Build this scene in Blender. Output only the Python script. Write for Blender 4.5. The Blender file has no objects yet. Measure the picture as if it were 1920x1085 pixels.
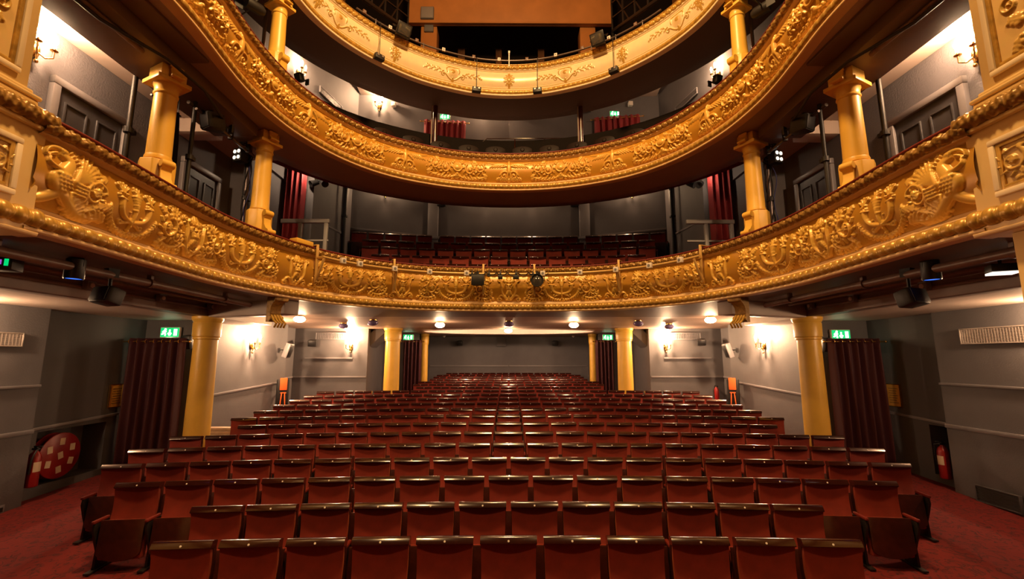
import bpy, bmesh, math, random
import numpy as np
from mathutils import Vector, Matrix
random.seed(7); np.random.seed(7)
PI = math.pi
SC = bpy.context.scene
COL = SC.collection

# ------------------------------------------------------------------ camera, world, exposure, house lights
CZ = 2.28                        # lens height above the stalls floor
F, PITCH, CX, CY = 850.0, math.radians(8.7), 954.0, 542.5
SP, CP = math.sin(PITCH), math.cos(PITCH)

cam = bpy.data.cameras.new('camera'); cam_o = bpy.data.objects.new('camera', cam); COL.objects.link(cam_o)
cam.sensor_width = 36; cam.lens = F / 1920 * 36; cam.clip_start = .05
cam_o.location = (0, 0, CZ); cam_o.rotation_euler = (PI/2 + PITCH, 0, -math.atan(6 / F))
SC.camera = cam_o
SC.view_settings.view_transform = 'Standard'
SC.view_settings.look = 'None'
SC.view_settings.exposure = 0.0
SC.view_settings.gamma = 1
SC.view_settings.use_curve_mapping = False
w = bpy.data.worlds.new('dark_house'); SC.world = w; w.use_nodes = True
w.node_tree.nodes['Background'].inputs[0].default_value = (.9, .55, .3, 1)
w.node_tree.nodes['Background'].inputs[1].default_value = .006

WARM = (1.0, .56, .26)
def point(name, loc, power, color=WARM, radius=.05, parent=None):
    l = bpy.data.lights.new(name, 'POINT'); l.energy = power; l.color = color; l.shadow_soft_size = radius
    o = bpy.data.objects.new(name, l); COL.objects.link(o); o.location = loc
    if parent: o.parent = parent
    return o
def spot(name, loc, target, power, angle, color=WARM, radius=.15, blend=.6):
    l = bpy.data.lights.new(name, 'SPOT'); l.energy = power; l.color = color; l.shadow_soft_size = radius
    l.spot_size = math.radians(angle); l.spot_blend = blend
    o = bpy.data.objects.new(name, l); COL.objects.link(o); o.location = loc
    o.rotation_euler = (Vector(target) - Vector(loc)).to_track_quat('-Z', 'Y').to_euler()
    return o
# the chandelier over the stalls and the lanterns hung over the stage, all out of the frame
point('chandelier_light', (0, 3.5, CZ + 8.6), 2600, (1, .60, .245), .35)
for sx in (-1, 1):
    spot('stage_lantern', (sx * 2.4, .2, CZ + 6.6), (sx * 1.4, 7, CZ - .5), 620, 90, (1, .60, .245), .2)

# ------------------------------------------------------------------ helpers
def at(px, py, Y=None, Z=None, X=None):
    """the point of the hall seen at a photo position, at a given distance, height over the lens, or side offset"""
    u = (px - CX) / F; v = (py - CY) / F
    if Y is not None: d = Y / (CP + v * SP)
    elif Z is not None: d = Z / (SP - v * CP)
    else: d = X / u
    return Vector((d * u, d * (CP + v * SP), CZ + d * (SP - v * CP)))

def tag(o, label=None, cat=None, group=None, kind=None):
    if label: o['label'] = label
    if cat: o['category'] = cat
    if group: o['group'] = group
    if kind: o['kind'] = kind
    return o
def empty(name, loc=(0, 0, 0), rz=0, label=None, cat=None, group=None):
    o = bpy.data.objects.new(name, None); COL.objects.link(o); o.location = loc; o.rotation_euler = (0, 0, rz)
    o.empty_display_size = .1
    return tag(o, label, cat, group)

class MB:
    def __init__(s): s.v = []; s.f = []
    def add(s, vs, fs):
        n = len(s.v); s.v.extend([tuple(p) for p in vs]); s.f.extend([tuple(i + n for i in q) for q in fs]); return s
    def box(s, c, size, rot=None):
        s.k = getattr(s, 'k', 0) + 1; e = 2.3e-5 * (s.k % 23)      # no two boxes share a corner
        hx, hy, hz = [a / 2 + e for a in size]
        vs = [Vector((x, y, z)) for x in (-hx, hx) for y in (-hy, hy) for z in (-hz, hz)]
        if rot is not None: vs = [rot @ p for p in vs]
        c = Vector(c)
        return s.add([p + c for p in vs], [(0, 1, 3, 2), (4, 6, 7, 5), (0, 4, 5, 1), (2, 3, 7, 6), (0, 2, 6, 4), (1, 5, 7, 3)])
    def boxes(s, x0, x1, y0, y1, z0, z1):
        return s.box(((x0 + x1) / 2, (y0 + y1) / 2, (z0 + z1) / 2), (abs(x1 - x0), abs(y1 - y0), abs(z1 - z0)))
    def tube(s, pts, r, n=10, cap=True):
        pts = [Vector(p) for p in pts]; m = len(pts)
        rs = r if isinstance(r, (list, tuple)) else [r] * m
        vs = []; up = None
        for i, p in enumerate(pts):
            t = (pts[min(i + 1, m - 1)] - pts[max(i - 1, 0)])
            t = t.normalized() if t.length > 1e-9 else Vector((0, 0, 1))
            if up is None:
                up = Vector((0, 0, 1)) if abs(t.z) < .9 else Vector((1, 0, 0))
            a = (up - t * up.dot(t)); a = a.normalized() if a.length > 1e-6 else t.orthogonal().normalized()
            b = t.cross(a); up = a
            vs += [p + (a * math.cos(2 * PI * k / n) + b * math.sin(2 * PI * k / n)) * rs[i] for k in range(n)]
        fs = [(i * n + k, i * n + (k + 1) % n, (i + 1) * n + (k + 1) % n, (i + 1) * n + k) for i in range(m - 1) for k in range(n)]
        if cap: fs += [tuple(reversed(range(n))), tuple((m - 1) * n + k for k in range(n))]
        return s.add(vs, fs)
    def bar(s, a, b, w, h=None):
        a, b = Vector(a), Vector(b); d = b - a
        q = d.to_track_quat('Y', 'Z').to_matrix()
        return s.box((a + b) / 2, (w, d.length, h or w), q)
    def lathe(s, prof, c=(0, 0, 0), n=24, axis='z', a0=0, a1=2 * PI, caps=True):
        c = Vector(c); vs = []; full = abs(a1 - a0 - 2 * PI) < 1e-6; k_ = n if full else n + 1
        for r, z in prof:
            for k in range(k_):
                a = a0 + (a1 - a0) * k / n
                p = (r * math.cos(a), r * math.sin(a), z)
                if axis == 'y': p = (p[0], p[2], p[1])
                elif axis == 'x': p = (p[2], p[0], p[1])
                vs.append(c + Vector(p))
        fs = []
        for i in range(len(prof) - 1):
            for k in range(n):
                k2 = (k + 1) % k_
                fs.append((i * k_ + k, i * k_ + k2, (i + 1) * k_ + k2, (i + 1) * k_ + k))
        if full and caps:
            if prof[0][0] > 1e-5: fs.append(tuple(reversed(range(k_))))
            if prof[-1][0] > 1e-5: fs.append(tuple((len(prof) - 1) * k_ + k for k in range(k_)))
        return s.add(vs, fs)
    def prism(s, poly, z0, z1, M=None):
        n = len(poly)
        vs = [Vector((x, y, z0)) for x, y in poly] + [Vector((x, y, z1)) for x, y in poly]
        if M is not None: vs = [M @ p for p in vs]
        return s.add(vs, [tuple(reversed(range(n))), tuple(range(n, 2 * n))] + [(i, (i + 1) % n, n + (i + 1) % n, n + i) for i in range(n)])
    def sphere(s, c, r, n=14, m=9, sq=(1, 1, 1)):
        prof = [(r * math.sin(PI * i / m), -r * math.cos(PI * i / m)) for i in range(m + 1)]
        prof[0] = (1e-6, prof[0][1]); prof[-1] = (1e-6, prof[-1][1])
        k = len(s.v); s.lathe(prof, (0, 0, 0), n)
        s.v[k:] = [(p[0] * sq[0] + c[0], p[1] * sq[1] + c[1], p[2] * sq[2] + c[2]) for p in s.v[k:]]
        return s
    def mirror_x(s):
        n = len(s.v); vs = [(-x, y, z) for x, y, z in s.v]; fs = [tuple(reversed(f)) for f in s.f]
        m = MB(); m.add(vs, fs); return m
    def xform(s, M):
        s.v = [tuple(M @ Vector(p)) for p in s.v]; return s
    def build(s, name, mat, parent=None, smooth=None, bevel=0, seg=2):
        me = bpy.data.meshes.new(name); me.from_pydata(s.v, [], s.f)
        bm = bmesh.new(); bm.from_mesh(me)
        bmesh.ops.remove_doubles(bm, verts=bm.verts, dist=1e-6)
        bmesh.ops.recalc_face_normals(bm, faces=bm.faces)
        if bevel:
            es = [e for e in bm.edges if len(e.link_faces) == 2 and e.calc_face_angle(0) > .6]
            bmesh.ops.bevel(bm, geom=es, offset=bevel, segments=seg, affect='EDGES', profile=.5, clamp_overlap=True)
        bm.to_mesh(me); bm.free()
        if smooth is not None or bevel:
            ang = math.radians(smooth if smooth is not None else 35)
            me.polygons.foreach_set('use_smooth', [True] * len(me.polygons))
            try: me.set_sharp_from_angle(angle=ang)
            except Exception: pass
        me.materials.append(mat)
        o = bpy.data.objects.new(name, me); COL.objects.link(o)
        if parent is not None: o.parent = parent
        return o
def structure(name, mb, mat, **k):
    o = mb.build(name, mat, **k); o['kind'] = 'structure'; return o
def children(o): return [c for c in bpy.data.objects if c.parent == o]
def copy_tree(o, kids=None, parent=None):
    c = o.copy(); COL.objects.link(c)
    if parent is not None: c.parent = parent
    for ch, sub in (kids if kids is not None else tree(o)): copy_tree(ch, sub, c)
    return c
def tree(o): return [(c, tree(c)) for c in children(o)]

# ------------------------------------------------------------------ materials
def mat(name, color, rough=.6, metal=0, bump=0, bscale=40, var=0, vscale=6, spec=.5, sheen=0, sheen_tint=None, coat=0, emit=None, estr=0, color2=None):
    m = bpy.data.materials.new(name); m.use_nodes = True
    nt = m.node_tree; b = nt.nodes['Principled BSDF']
    b.inputs['Base Color'].default_value = (*color, 1); b.inputs['Roughness'].default_value = rough; b.inputs['Metallic'].default_value = metal
    b.inputs['Specular IOR Level'].default_value = spec
    if sheen:
        b.inputs['Sheen Weight'].default_value = sheen; b.inputs['Sheen Tint'].default_value = (*(sheen_tint or color), 1); b.inputs['Sheen Roughness'].default_value = .35
    if coat: b.inputs['Coat Weight'].default_value = coat; b.inputs['Coat Roughness'].default_value = .12
    if emit: b.inputs['Emission Color'].default_value = (*emit, 1); b.inputs['Emission Strength'].default_value = estr
    if bump or var:
        tc = nt.nodes.new('ShaderNodeTexCoord')
        if var:
            n = nt.nodes.new('ShaderNodeTexNoise'); n.inputs['Scale'].default_value = vscale; n.inputs['Detail'].default_value = 5
            nt.links.new(tc.outputs['Object'], n.inputs['Vector'])
            r = nt.nodes.new('ShaderNodeValToRGB'); r.color_ramp.elements[0].position = .3; r.color_ramp.elements[1].position = .7
            c2 = color2 or tuple(c * (1 - var) for c in color)
            r.color_ramp.elements[0].color = (*c2, 1); r.color_ramp.elements[1].color = (*color, 1)
            nt.links.new(n.outputs['Fac'], r.inputs['Fac']); nt.links.new(r.outputs['Color'], b.inputs['Base Color'])
        if bump:
            n2 = nt.nodes.new('ShaderNodeTexNoise'); n2.inputs['Scale'].default_value = bscale; n2.inputs['Detail'].default_value = 4
            nt.links.new(tc.outputs['Object'], n2.inputs['Vector'])
            bp = nt.nodes.new('ShaderNodeBump'); bp.inputs['Strength'].default_value = bump; bp.inputs['Distance'].default_value = .01
            nt.links.new(n2.outputs['Fac'], bp.inputs['Height']); nt.links.new(bp.outputs['Normal'], b.inputs['Normal'])
    return m
def relief_mat(name, ground, gilt, rough=.33, metal=.12):
    m = bpy.data.materials.new(name); m.use_nodes = True; nt = m.node_tree; b = nt.nodes['Principled BSDF']
    a = nt.nodes.new('ShaderNodeAttribute'); a.attribute_name = 'ornament'
    r = nt.nodes.new('ShaderNodeValToRGB'); r.color_ramp.elements[0].position = .04; r.color_ramp.elements[1].position = .3
    r.color_ramp.elements[0].color = (*ground, 1); r.color_ramp.elements[1].color = (*gilt, 1)
    nt.links.new(a.outputs['Fac'], r.inputs['Fac'])
    tc = nt.nodes.new('ShaderNodeTexCoord'); n = nt.nodes.new('ShaderNodeTexNoise'); n.inputs['Scale'].default_value = 9; n.inputs['Detail'].default_value = 6
    nt.links.new(tc.outputs['Object'], n.inputs['Vector'])
    hs = nt.nodes.new('ShaderNodeMix'); hs.data_type = 'RGBA'; hs.blend_type = 'MULTIPLY'; hs.inputs['Factor'].default_value = .35
    nt.links.new(r.outputs['Color'], hs.inputs['A']); nt.links.new(n.outputs['Color'], hs.inputs['B'])
    mx = nt.nodes.new('ShaderNodeMix'); mx.data_type = 'RGBA'; mx.inputs['Factor'].default_value = .5
    nt.links.new(r.outputs['Color'], mx.inputs['A']); nt.links.new(hs.outputs['Result'], mx.inputs['B'])
    nt.links.new(mx.outputs['Result'], b.inputs['Base Color'])
    b.inputs['Roughness'].default_value = rough; b.inputs['Metallic'].default_value = metal
    return m
def carpet_mat():
    m = bpy.data.materials.new('red_carpet'); m.use_nodes = True; nt = m.node_tree; b = nt.nodes['Principled BSDF']
    tc = nt.nodes.new('ShaderNodeTexCoord'); mp = nt.nodes.new('ShaderNodeMapping'); nt.links.new(tc.outputs['Object'], mp.inputs['Vector'])
    n = nt.nodes.new('ShaderNodeTexNoise'); n.inputs['Scale'].default_value = 7; n.inputs['Detail'].default_value = 3; n.inputs['Distortion'].default_value = 2.2
    nt.links.new(mp.outputs['Vector'], n.inputs['Vector'])
    r = nt.nodes.new('ShaderNodeValToRGB'); e = r.color_ramp.elements
    e[0].position = .40; e[0].color = (.026, .002, .003, 1); e[1].position = .50; e[1].color = (.145, .0045, .0022, 1)
    e2 = r.color_ramp.elements.new(.45); e2.color = (.12, .004, .002, 1); e3 = r.color_ramp.elements.new(.37); e3.color = (.115, .004, .002, 1)
    nt.links.new(n.outputs['Fac'], r.inputs['Fac']); nt.links.new(r.outputs['Color'], b.inputs['Base Color'])
    b.inputs['Roughness'].default_value = .95; b.inputs['Sheen Weight'].default_value = 0
    return m
M = dict(
    wall=mat('grey_wall_paint', (.122, .116, .122), .7, bump=.25, bscale=70, var=.12, vscale=3),
    wall_dark=mat('dark_grey_and_shade_paint', (.085, .080, .082), .7, bump=.2, bscale=70),  # bay walls: wall paint darkened for their shade; plain dark grey on vents
    paper=mat('embossed_wallpaper', (.115, .112, .125), .55, bump=.6, bscale=45),
    trim=mat('grey_gloss_trim', (.20, .19, .20), .4),
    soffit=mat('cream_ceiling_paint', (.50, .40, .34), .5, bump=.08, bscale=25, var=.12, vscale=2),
    soffit_deep_shade=mat('deep_shaded_ceiling_paint', (.085, .045, .03), .55, bump=.08, bscale=25),  # lack of light under the top balcony put into the ceiling colour
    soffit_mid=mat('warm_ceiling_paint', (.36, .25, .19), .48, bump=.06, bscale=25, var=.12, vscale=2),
    soffit_shade=mat('shaded_ceiling_paint', (.14, .085, .062), .55, bump=.08, bscale=25),  # light ceiling paint darkened for undersides that little light reaches
    beam=mat('brown_beam_paint', (.26, .18, .145), .5, var=.2, vscale=4),
    carpet=carpet_mat(),
    gold=mat('yellow_ochre_paint', (.80, .47, .07), .38, bump=.05, bscale=30, var=.12, vscale=3),
    cream=mat('cream_gold_paint', (.74, .52, .22), .42, bump=.05, bscale=30, var=.1, vscale=3),
    pale=mat('pale_cream_paint', (.86, .70, .46), .42, var=.1, vscale=4),
    lip=mat('pale_gold_moulding', (.74, .50, .24), .4, var=.1, vscale=4),
    gilt=mat('old_gilding', (.62, .36, .07), .34, .25, var=.45, vscale=18),
    dgilt=mat('dark_gilding', (.40, .22, .05), .36, .3, var=.55, vscale=22),
    velvet=mat('red_velvet', (.235, .018, .007), .75, sheen=.5, sheen_tint=(.9, .22, .07), bump=.12, bscale=220, var=.25, vscale=9),
    wood=mat('dark_red_wood', (.055, .010, .005), .28, coat=.5, var=.4, vscale=14),
    rail=mat('polished_top_rail', (.032, .006, .0035), .16, coat=.9, var=.3, vscale=16),
    rail_red=mat('red_plush_handrail', (.16, .014, .007), .5),
    iron=mat('black_cast_iron', (.014, .010, .009), .45),
    black=mat('black_plastic', (.010, .009, .009), .5, bump=.1, bscale=90),
    black_metal=mat('black_metal', (.016, .015, .016), .4, .3),
    pipe=mat('grey_steel_pipe', (.16, .13, .12), .35, .6),
    pipe_brown=mat('brown_painted_pipe', (.20, .11, .075), .4, var=.35, vscale=12),
    white=mat('white_plastic', (.72, .66, .60), .5),
    brass=mat('polished_brass', (.80, .52, .18), .22, 1.0),
    curtain=mat('crimson_curtain', (.22, .012, .016), .7, sheen=.5, sheen_tint=(.9, .2, .2)),
    curtain_dark=mat('wine_curtain', (.045, .004, .006), .7, sheen=.3, sheen_tint=(.8, .2, .2)),
    red=mat('red_enamel', (.26, .008, .007), .35),
    label=mat('paper_label', (.62, .50, .34), .6),
    yellow=mat('yellow_notice', (.62, .33, .04), .55),
    orange=mat('orange_fabric', (.70, .13, .02), .7),
    ink=mat('black_ink', (.02, .015, .01), .6),
    door=mat('grey_door_paint', (.055, .054, .060), .38),
    bulkhead=mat('ochre_bulkhead', (.42, .17, .045), .55, bump=.1, bscale=14, var=.2, vscale=2),
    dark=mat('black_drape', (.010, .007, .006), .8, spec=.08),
    brownfold=mat('brown_drape', (.20, .085, .035), .7),
    green=mat('exit_green', (.0, .20, .06), .5, emit=(.0, .62, .16), estr=1.1),
    sign_white=mat('exit_white', (.8, .9, .8), .5, emit=(.75, 1, .8), estr=2.2),
    bulb=mat('lit_bulb', (1, .8, .5), .3, emit=(1, .72, .42), estr=90),
    globe=mat('lit_opal_globe', (1, .85, .6), .3, emit=(1, .68, .36), estr=22),
    opal=mat('unlit_violet_glass', (.16, .12, .26), .12, coat=.5),
    blue=mat('blue_lens', (.02, .08, .5), .2, emit=(.05, .2, 1), estr=1.2),
    led=mat('blinder_lens', (.9, .85, .8), .2, emit=(1, .85, .7), estr=1.6),
    glass=mat('lamp_glass', (.05, .045, .04), .08, coat=.5),
    magenta=mat('violet_indicator', (.2, .02, .3), .3, emit=(.5, .1, .7), estr=.8),
    grille=mat('aluminium_grille', (.46, .40, .36), .35, .6),
    timber=mat('pale_timber', (.55, .40, .26), .6, var=.2, vscale=10),
    wire=mat('black_cable', (.012, .011, .012), .5),
    wire_blue=mat('blue_cable', (.02, .03, .16), .5),
    gold_pipe=mat('gold_painted_pipe', (.60, .38, .12), .35, .2),
    gallery=mat('dark_carved_seat', (.009, .003, .002), .5, spec=.12),
)
RELIEF = relief_mat('painted_relief', (.53, .26, .026), (.80, .48, .09))
RELIEF2 = relief_mat('amber_relief', (.58, .28, .028), (.78, .45, .085))
RELIEF3 = relief_mat('cream_relief', (.88, .72, .44), (.50, .29, .06))
RELIEF_P = relief_mat('pier_relief', (.72, .49, .19), (.62, .38, .09))

# ------------------------------------------------------------------ sweeps along the balcony plan
def catmull(pts, n=24):
    p = np.array(pts, float); p = np.vstack([2 * p[0] - p[1], p, 2 * p[-1] - p[-2]]); out = []
    for i in range(1, len(p) - 2):
        t = np.linspace(0, 1, n, endpoint=False)[:, None]
        a, b, c, d = p[i - 1], p[i], p[i + 1], p[i + 2]
        out.append(.5 * ((2 * b) + (c - a) * t + (2 * a - 5 * b + 4 * c - d) * t ** 2 + (3 * b - a - 3 * c + d) * t ** 3))
    out.append(p[-2][None]); return np.vstack(out)
def resample(p, ds):
    s = np.concatenate([[0], np.cumsum(np.hypot(*np.diff(p, axis=0).T))]); n = max(2, int(round(s[-1] / ds)) + 1)
    q = np.linspace(0, s[-1], n); return np.stack([np.interp(q, s, p[:, 0]), np.interp(q, s, p[:, 1])], 1)
class Plan:
    """a balcony's plan: from the left end past the middle to the right end"""
    def __init__(s, half, ds=.0072):
        left = [(-x, y) for x, y in half[:0:-1]]
        p = resample(catmull(left + list(half)), .02)
        k = np.exp(-np.linspace(-2.5, 2.5, 41) ** 2 / 2); k /= k.sum()
        pe = np.vstack([p[0] + (p[0] - p[1]) * np.arange(20, 0, -1)[:, None], p, p[-1] + (p[-1] - p[-2]) * np.arange(1, 21)[:, None]])
        p = np.stack([np.convolve(pe[:, i], k, 'valid') for i in (0, 1)], 1)
        p = resample(p, ds)
        if len(p) % 2 == 0: p = resample(p, ds * len(p) / (len(p) + 1.2))
        s.p = p; s.t(); s.ds = np.hypot(*(p[1] - p[0]))
        s.s = (np.arange(len(p)) - (len(p) - 1) / 2) * s.ds
    def t(s):
        g = np.gradient(s.p, axis=0); g /= np.linalg.norm(g, axis=1)[:, None]; s.n = np.stack([g[:, 1], -g[:, 0]], 1)
    def point(s, sv, n=0):
        i = int(np.argmin(abs(s.s - sv))); q = s.p[i] + s.n[i] * n; return Vector((q[0], q[1], 0)), Vector((s.n[i][0], s.n[i][1], 0))
    def offset(s, n, step=10, y0=-9): return [tuple(q) for q in (s.p + s.n * n)[::step] if q[1] > y0]
    def s_of_px(s, px, Z):
        u = (px - CX) / F; sgn = -1 if px < CX else 1
        best, bs = 9, 0
        for i in range(0, len(s.p), 4):
            x, y = s.p[i]
            d = y * CP + Z * SP
            e = abs(x / d - u)
            if e < best: best, bs = e, s.s[i]
        return bs
def grid_mesh(name, V, mat_, parent=None, attr=None, smooth=True, closed_v=False):
    N, K, _ = V.shape
    me = bpy.data.meshes.new(name)
    idx = np.arange(N * K).reshape(N, K)
    a, b, c, d = idx[:-1, :-1], idx[1:, :-1], idx[1:, 1:], idx[:-1, 1:]
    f = np.stack([a, b, c, d], -1).reshape(-1, 4)
    if closed_v:
        f2 = np.stack([idx[:-1, -1], idx[1:, -1], idx[1:, 0], idx[:-1, 0]], -1); f = np.vstack([f, f2])
    me.vertices.add(N * K); me.vertices.foreach_set('co', V.reshape(-1).astype(np.float32))
    me.loops.add(len(f) * 4); me.loops.foreach_set('vertex_index', f.reshape(-1).astype(np.int32))
    me.polygons.add(len(f)); me.polygons.foreach_set('loop_start', (np.arange(len(f)) * 4).astype(np.int32))
    me.update(calc_edges=True); me.validate()
    if smooth: me.polygons.foreach_set('use_smooth', [True] * len(me.polygons))
    if attr is not None:
        at_ = me.attributes.new('ornament', 'FLOAT', 'POINT'); at_.data.foreach_set('value', attr.reshape(-1).astype(np.float32))
    me.materials.append(mat_)
    o = bpy.data.objects.new(name, me); COL.objects.link(o)
    if parent is not None: o.parent = parent
    return o
def dense(prof, step):
    return resample(np.array(prof, float), step)
def sweep(name, plan, prof, mat_, parent=None, disp=None, attr=None, every=1, smooth=True, closed=False):
    """prof: (n, z) points, n towards the auditorium; disp (N, K) along the profile's own normal"""
    p, nn = plan.p[::every], plan.n[::every]
    prof = np.array(prof, float); g = np.gradient(prof, axis=0); g /= np.linalg.norm(g, axis=1)[:, None] + 1e-9
    pn = np.stack([g[:, 1], -g[:, 0]], 1)       # going up, the normal faces the auditorium
    n = np.broadcast_to(prof[None, :, 0], (len(p), len(prof))).copy(); z = np.broadcast_to(prof[None, :, 1], n.shape).copy()
    if disp is not None: n = n + disp * pn[None, :, 0]; z = z + disp * pn[None, :, 1]
    V = np.stack([p[:, None, 0] + nn[:, None, 0] * n, p[:, None, 1] + nn[:, None, 1] * n, z + CZ], -1)
    return grid_mesh(name, V, mat_, parent, attr, smooth, closed)
T1 = Plan([(0, 9.05), (.9, 9.0), (1.7, 8.82), (2.4, 8.45), (2.95, 7.95), (3.35, 7.3), (3.6, 6.5), (3.72, 5.65), (3.68, 4.7), (3.62, 3.95), (3.59, 3.5), (3.60, 3.225)])
T2 = Plan([(0, 9.27), (.85, 9.19), (1.6, 8.95), (2.42, 8.47), (3.03, 7.75), (3.4, 6.9), (3.53, 6.25), (3.56, 5.6), (3.5, 4.95), (3.43, 4.4), (3.42, 3.9), (3.43, 3.2)])
T3 = Plan([(0, 9.75), (.6, 9.70), (1.15, 9.55), (2.03, 9.13), (2.84, 8.42), (3.38, 7.63), (3.62, 6.8), (3.68, 5.6)])

# ------------------------------------------------------------------ modelled plaster relief
class Relief:
    def __init__(s, L, H, res=.0072):
        s.L, s.H, s.res = L, H, res
        s.nx, s.ny = int(L / res) + 2, int(round(H / res)) + 1
        s.h = np.zeros((s.nx, s.ny)); s.dy = H / (s.ny - 1)
        s.xs = np.arange(s.nx) * res; s.ys = np.linspace(0, H, s.ny)
    def blob(s, x, y, rx, ry=None, a=0, amp=.02, p=.36, base=0):
        ry = rx if ry is None else ry; R = max(rx, ry)
        if R < .006: R = .006
        i0, i1 = max(0, int((x - R) / s.res)), min(s.nx, int((x + R) / s.res) + 2)
        j0, j1 = max(0, int((y - R) / s.dy)), min(s.ny, int((y + R) / s.dy) + 2)
        if i0 >= i1 or j0 >= j1: return
        X = s.xs[i0:i1, None] - x; Y = s.ys[None, j0:j1] - y
        c, sn = math.cos(a), math.sin(a); u = (X * c + Y * sn) / max(rx, .006); v = (-X * sn + Y * c) / max(ry, .006)
        q = np.clip(1 - u * u - v * v, 0, 1); h = np.where(q > 0, base + amp * q ** p, 0)
        s.h[i0:i1, j0:j1] = np.maximum(s.h[i0:i1, j0:j1], h)
    def cut(s, x, y, rx, ry=None, a=0, amp=.01):
        ry = ry or rx; R = max(rx, ry)
        i0, i1 = max(0, int((x - R) / s.res)), min(s.nx, int((x + R) / s.res) + 2); j0, j1 = max(0, int((y - R) / s.dy)), min(s.ny, int((y + R) / s.dy) + 2)
        if i0 >= i1 or j0 >= j1: return
        X = s.xs[i0:i1, None] - x; Y = s.ys[None, j0:j1] - y; c, sn = math.cos(a), math.sin(a)
        u = (X * c + Y * sn) / rx; v = (-X * sn + Y * c) / ry; q = np.clip(1 - u * u - v * v, 0, 1)
        s.h[i0:i1, j0:j1] -= amp * np.sqrt(q) * (s.h[i0:i1, j0:j1] > .003)
    def stroke(s, pts, r0, r1=None, amp=.018):
        r1 = r0 if r1 is None else r1
        p = resample(np.array(pts, float), .006); n = len(p)
        for i, (x, y) in enumerate(p):
            t = i / max(1, n - 1); r = r0 + (r1 - r0) * t; s.blob(x, y, r, amp=amp * (.55 + .45 * r / max(r0, r1)))
    def spiral(s, x, y, R, turns=1.4, a0=0, d=1, r0=.018, r1=.008, amp=.022, eye=True):
        t = np.linspace(0, 1, 40); a = a0 + d * turns * 2 * PI * t; rr = R * (1 - .82 * t)
        s.stroke(np.stack([x + rr * np.cos(a), y + rr * np.sin(a)], 1), r0, r1, amp)
        if eye: s.blob(x, y, R * .24, amp=amp * 1.25)
    def bez(s, *P, n=24):
        t = np.linspace(0, 1, n)[:, None]; P = [np.array(p, float) for p in P]
        if len(P) == 3: return (1 - t) ** 2 * P[0] + 2 * t * (1 - t) * P[1] + t * t * P[2]
        return (1 - t) ** 3 * P[0] + 3 * t * (1 - t) ** 2 * P[1] + 3 * t * t * (1 - t) * P[2] + t ** 3 * P[3]
    def leaf(s, x, y, a, L, w=None, amp=.02, lobes=3):
        w = w or L * .28
        for k in range(lobes):
            t = (k + .6) / (lobes + .4); cx, cy = x + L * t * math.cos(a), y + L * t * math.sin(a); q = w * (1 - .55 * t)
            for sg in (-1, 1):
                b = a + sg * .75
                s.blob(cx + q * .55 * math.cos(b), cy + q * .55 * math.sin(b), L * .22, q * .42, b, amp * (.95 - .3 * t))
        s.stroke([(x, y), (x + L * math.cos(a), y + L * math.sin(a))], w * .32, .006, amp * 1.1)
    def flower(s, x, y, R, amp=.026, petals=6):
        for k in range(petals):
            a = 2 * PI * k / petals + .3; s.blob(x + R * .58 * math.cos(a), y + R * .58 * math.sin(a), R * .42, R * .34, a, amp * .8)
        s.blob(x, y, R * .34, amp=amp); s.cut(x, y, R * .16, amp=amp * .45)
    def cluster(s, x, y, R, n=9, amp=.024, seed=1):
        r = random.Random(seed)
        for k in range(n):
            a = r.random() * 2 * PI; q = R * math.sqrt(r.random()); s.blob(x + q * math.cos(a), y + q * math.sin(a), R * r.uniform(.2, .34), R * r.uniform(.16, .3), r.random() * 3, amp * r.uniform(.6, 1))
    def sprays(s, x, y, a, R, n=5, spread=1.3, amp=.02):
        for k in range(n):
            b = a + spread * (k / (n - 1) - .5); s.stroke([(x, y), (x + R * math.cos(b), y + R * math.sin(b))], .008, .012, amp * .8)
            s.blob(x + R * math.cos(b), y + R * math.sin(b), .018, .014, b, amp)
    # --- motifs, x along the front, y over the panel's foot, k = size
    def acanthus_scroll(s, x, y, R, d=1, seed=0, amp=.024):
        r = random.Random(seed); a0 = PI * (.5 if d > 0 else .5)
        s.spiral(x, y, R, 1.15, a0 + d * .6, d, .017, .009, amp, eye=False); s.flower(x, y, R * .36, amp * 1.2)
        for k in range(9):
            a = a0 + d * (.6 + k * .62); q = R * (1.02 - .025 * k); b = a + d * (PI / 2 - .75)
            s.leaf(x + q * math.cos(a), y + q * math.sin(a), b, R * r.uniform(.42, .6), R * .2, amp * .85, 3)
    def torch(s, x, H, k=1, amp=.026):
        y = lambda t: t * H
        s.stroke([(x, y(.10)), (x, y(.56))], .010 * k, .026 * k, amp)
        for t, r in ((.12, .018), (.2, .014), (.48, .034), (.545, .03), (.57, .036)): s.blob(x, y(t), r * k, .012 * k, 0, amp * 1.05)
        for i in range(8):
            t = i / 7; s.blob(x, y(.57 + .14 * t), (.03 + .028 * t) * k, .016 * k, 0, amp * (.95 + .15 * t))
        s.blob(x, y(.72), .075 * k, .014 * k, 0, amp * 1.15); s.blob(x, y(.75), .05 * k, .012, 0, amp)
        for i in range(7):
            a = PI / 2 + (i - 3) * .26; s.stroke([(x, y(.76)), (x + .075 * k * math.cos(a) * 1.1, y(.76) + (.045 + .03 * (i % 2)) * k * math.sin(a) * 1.3)], .011, .006, amp * .9)
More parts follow.
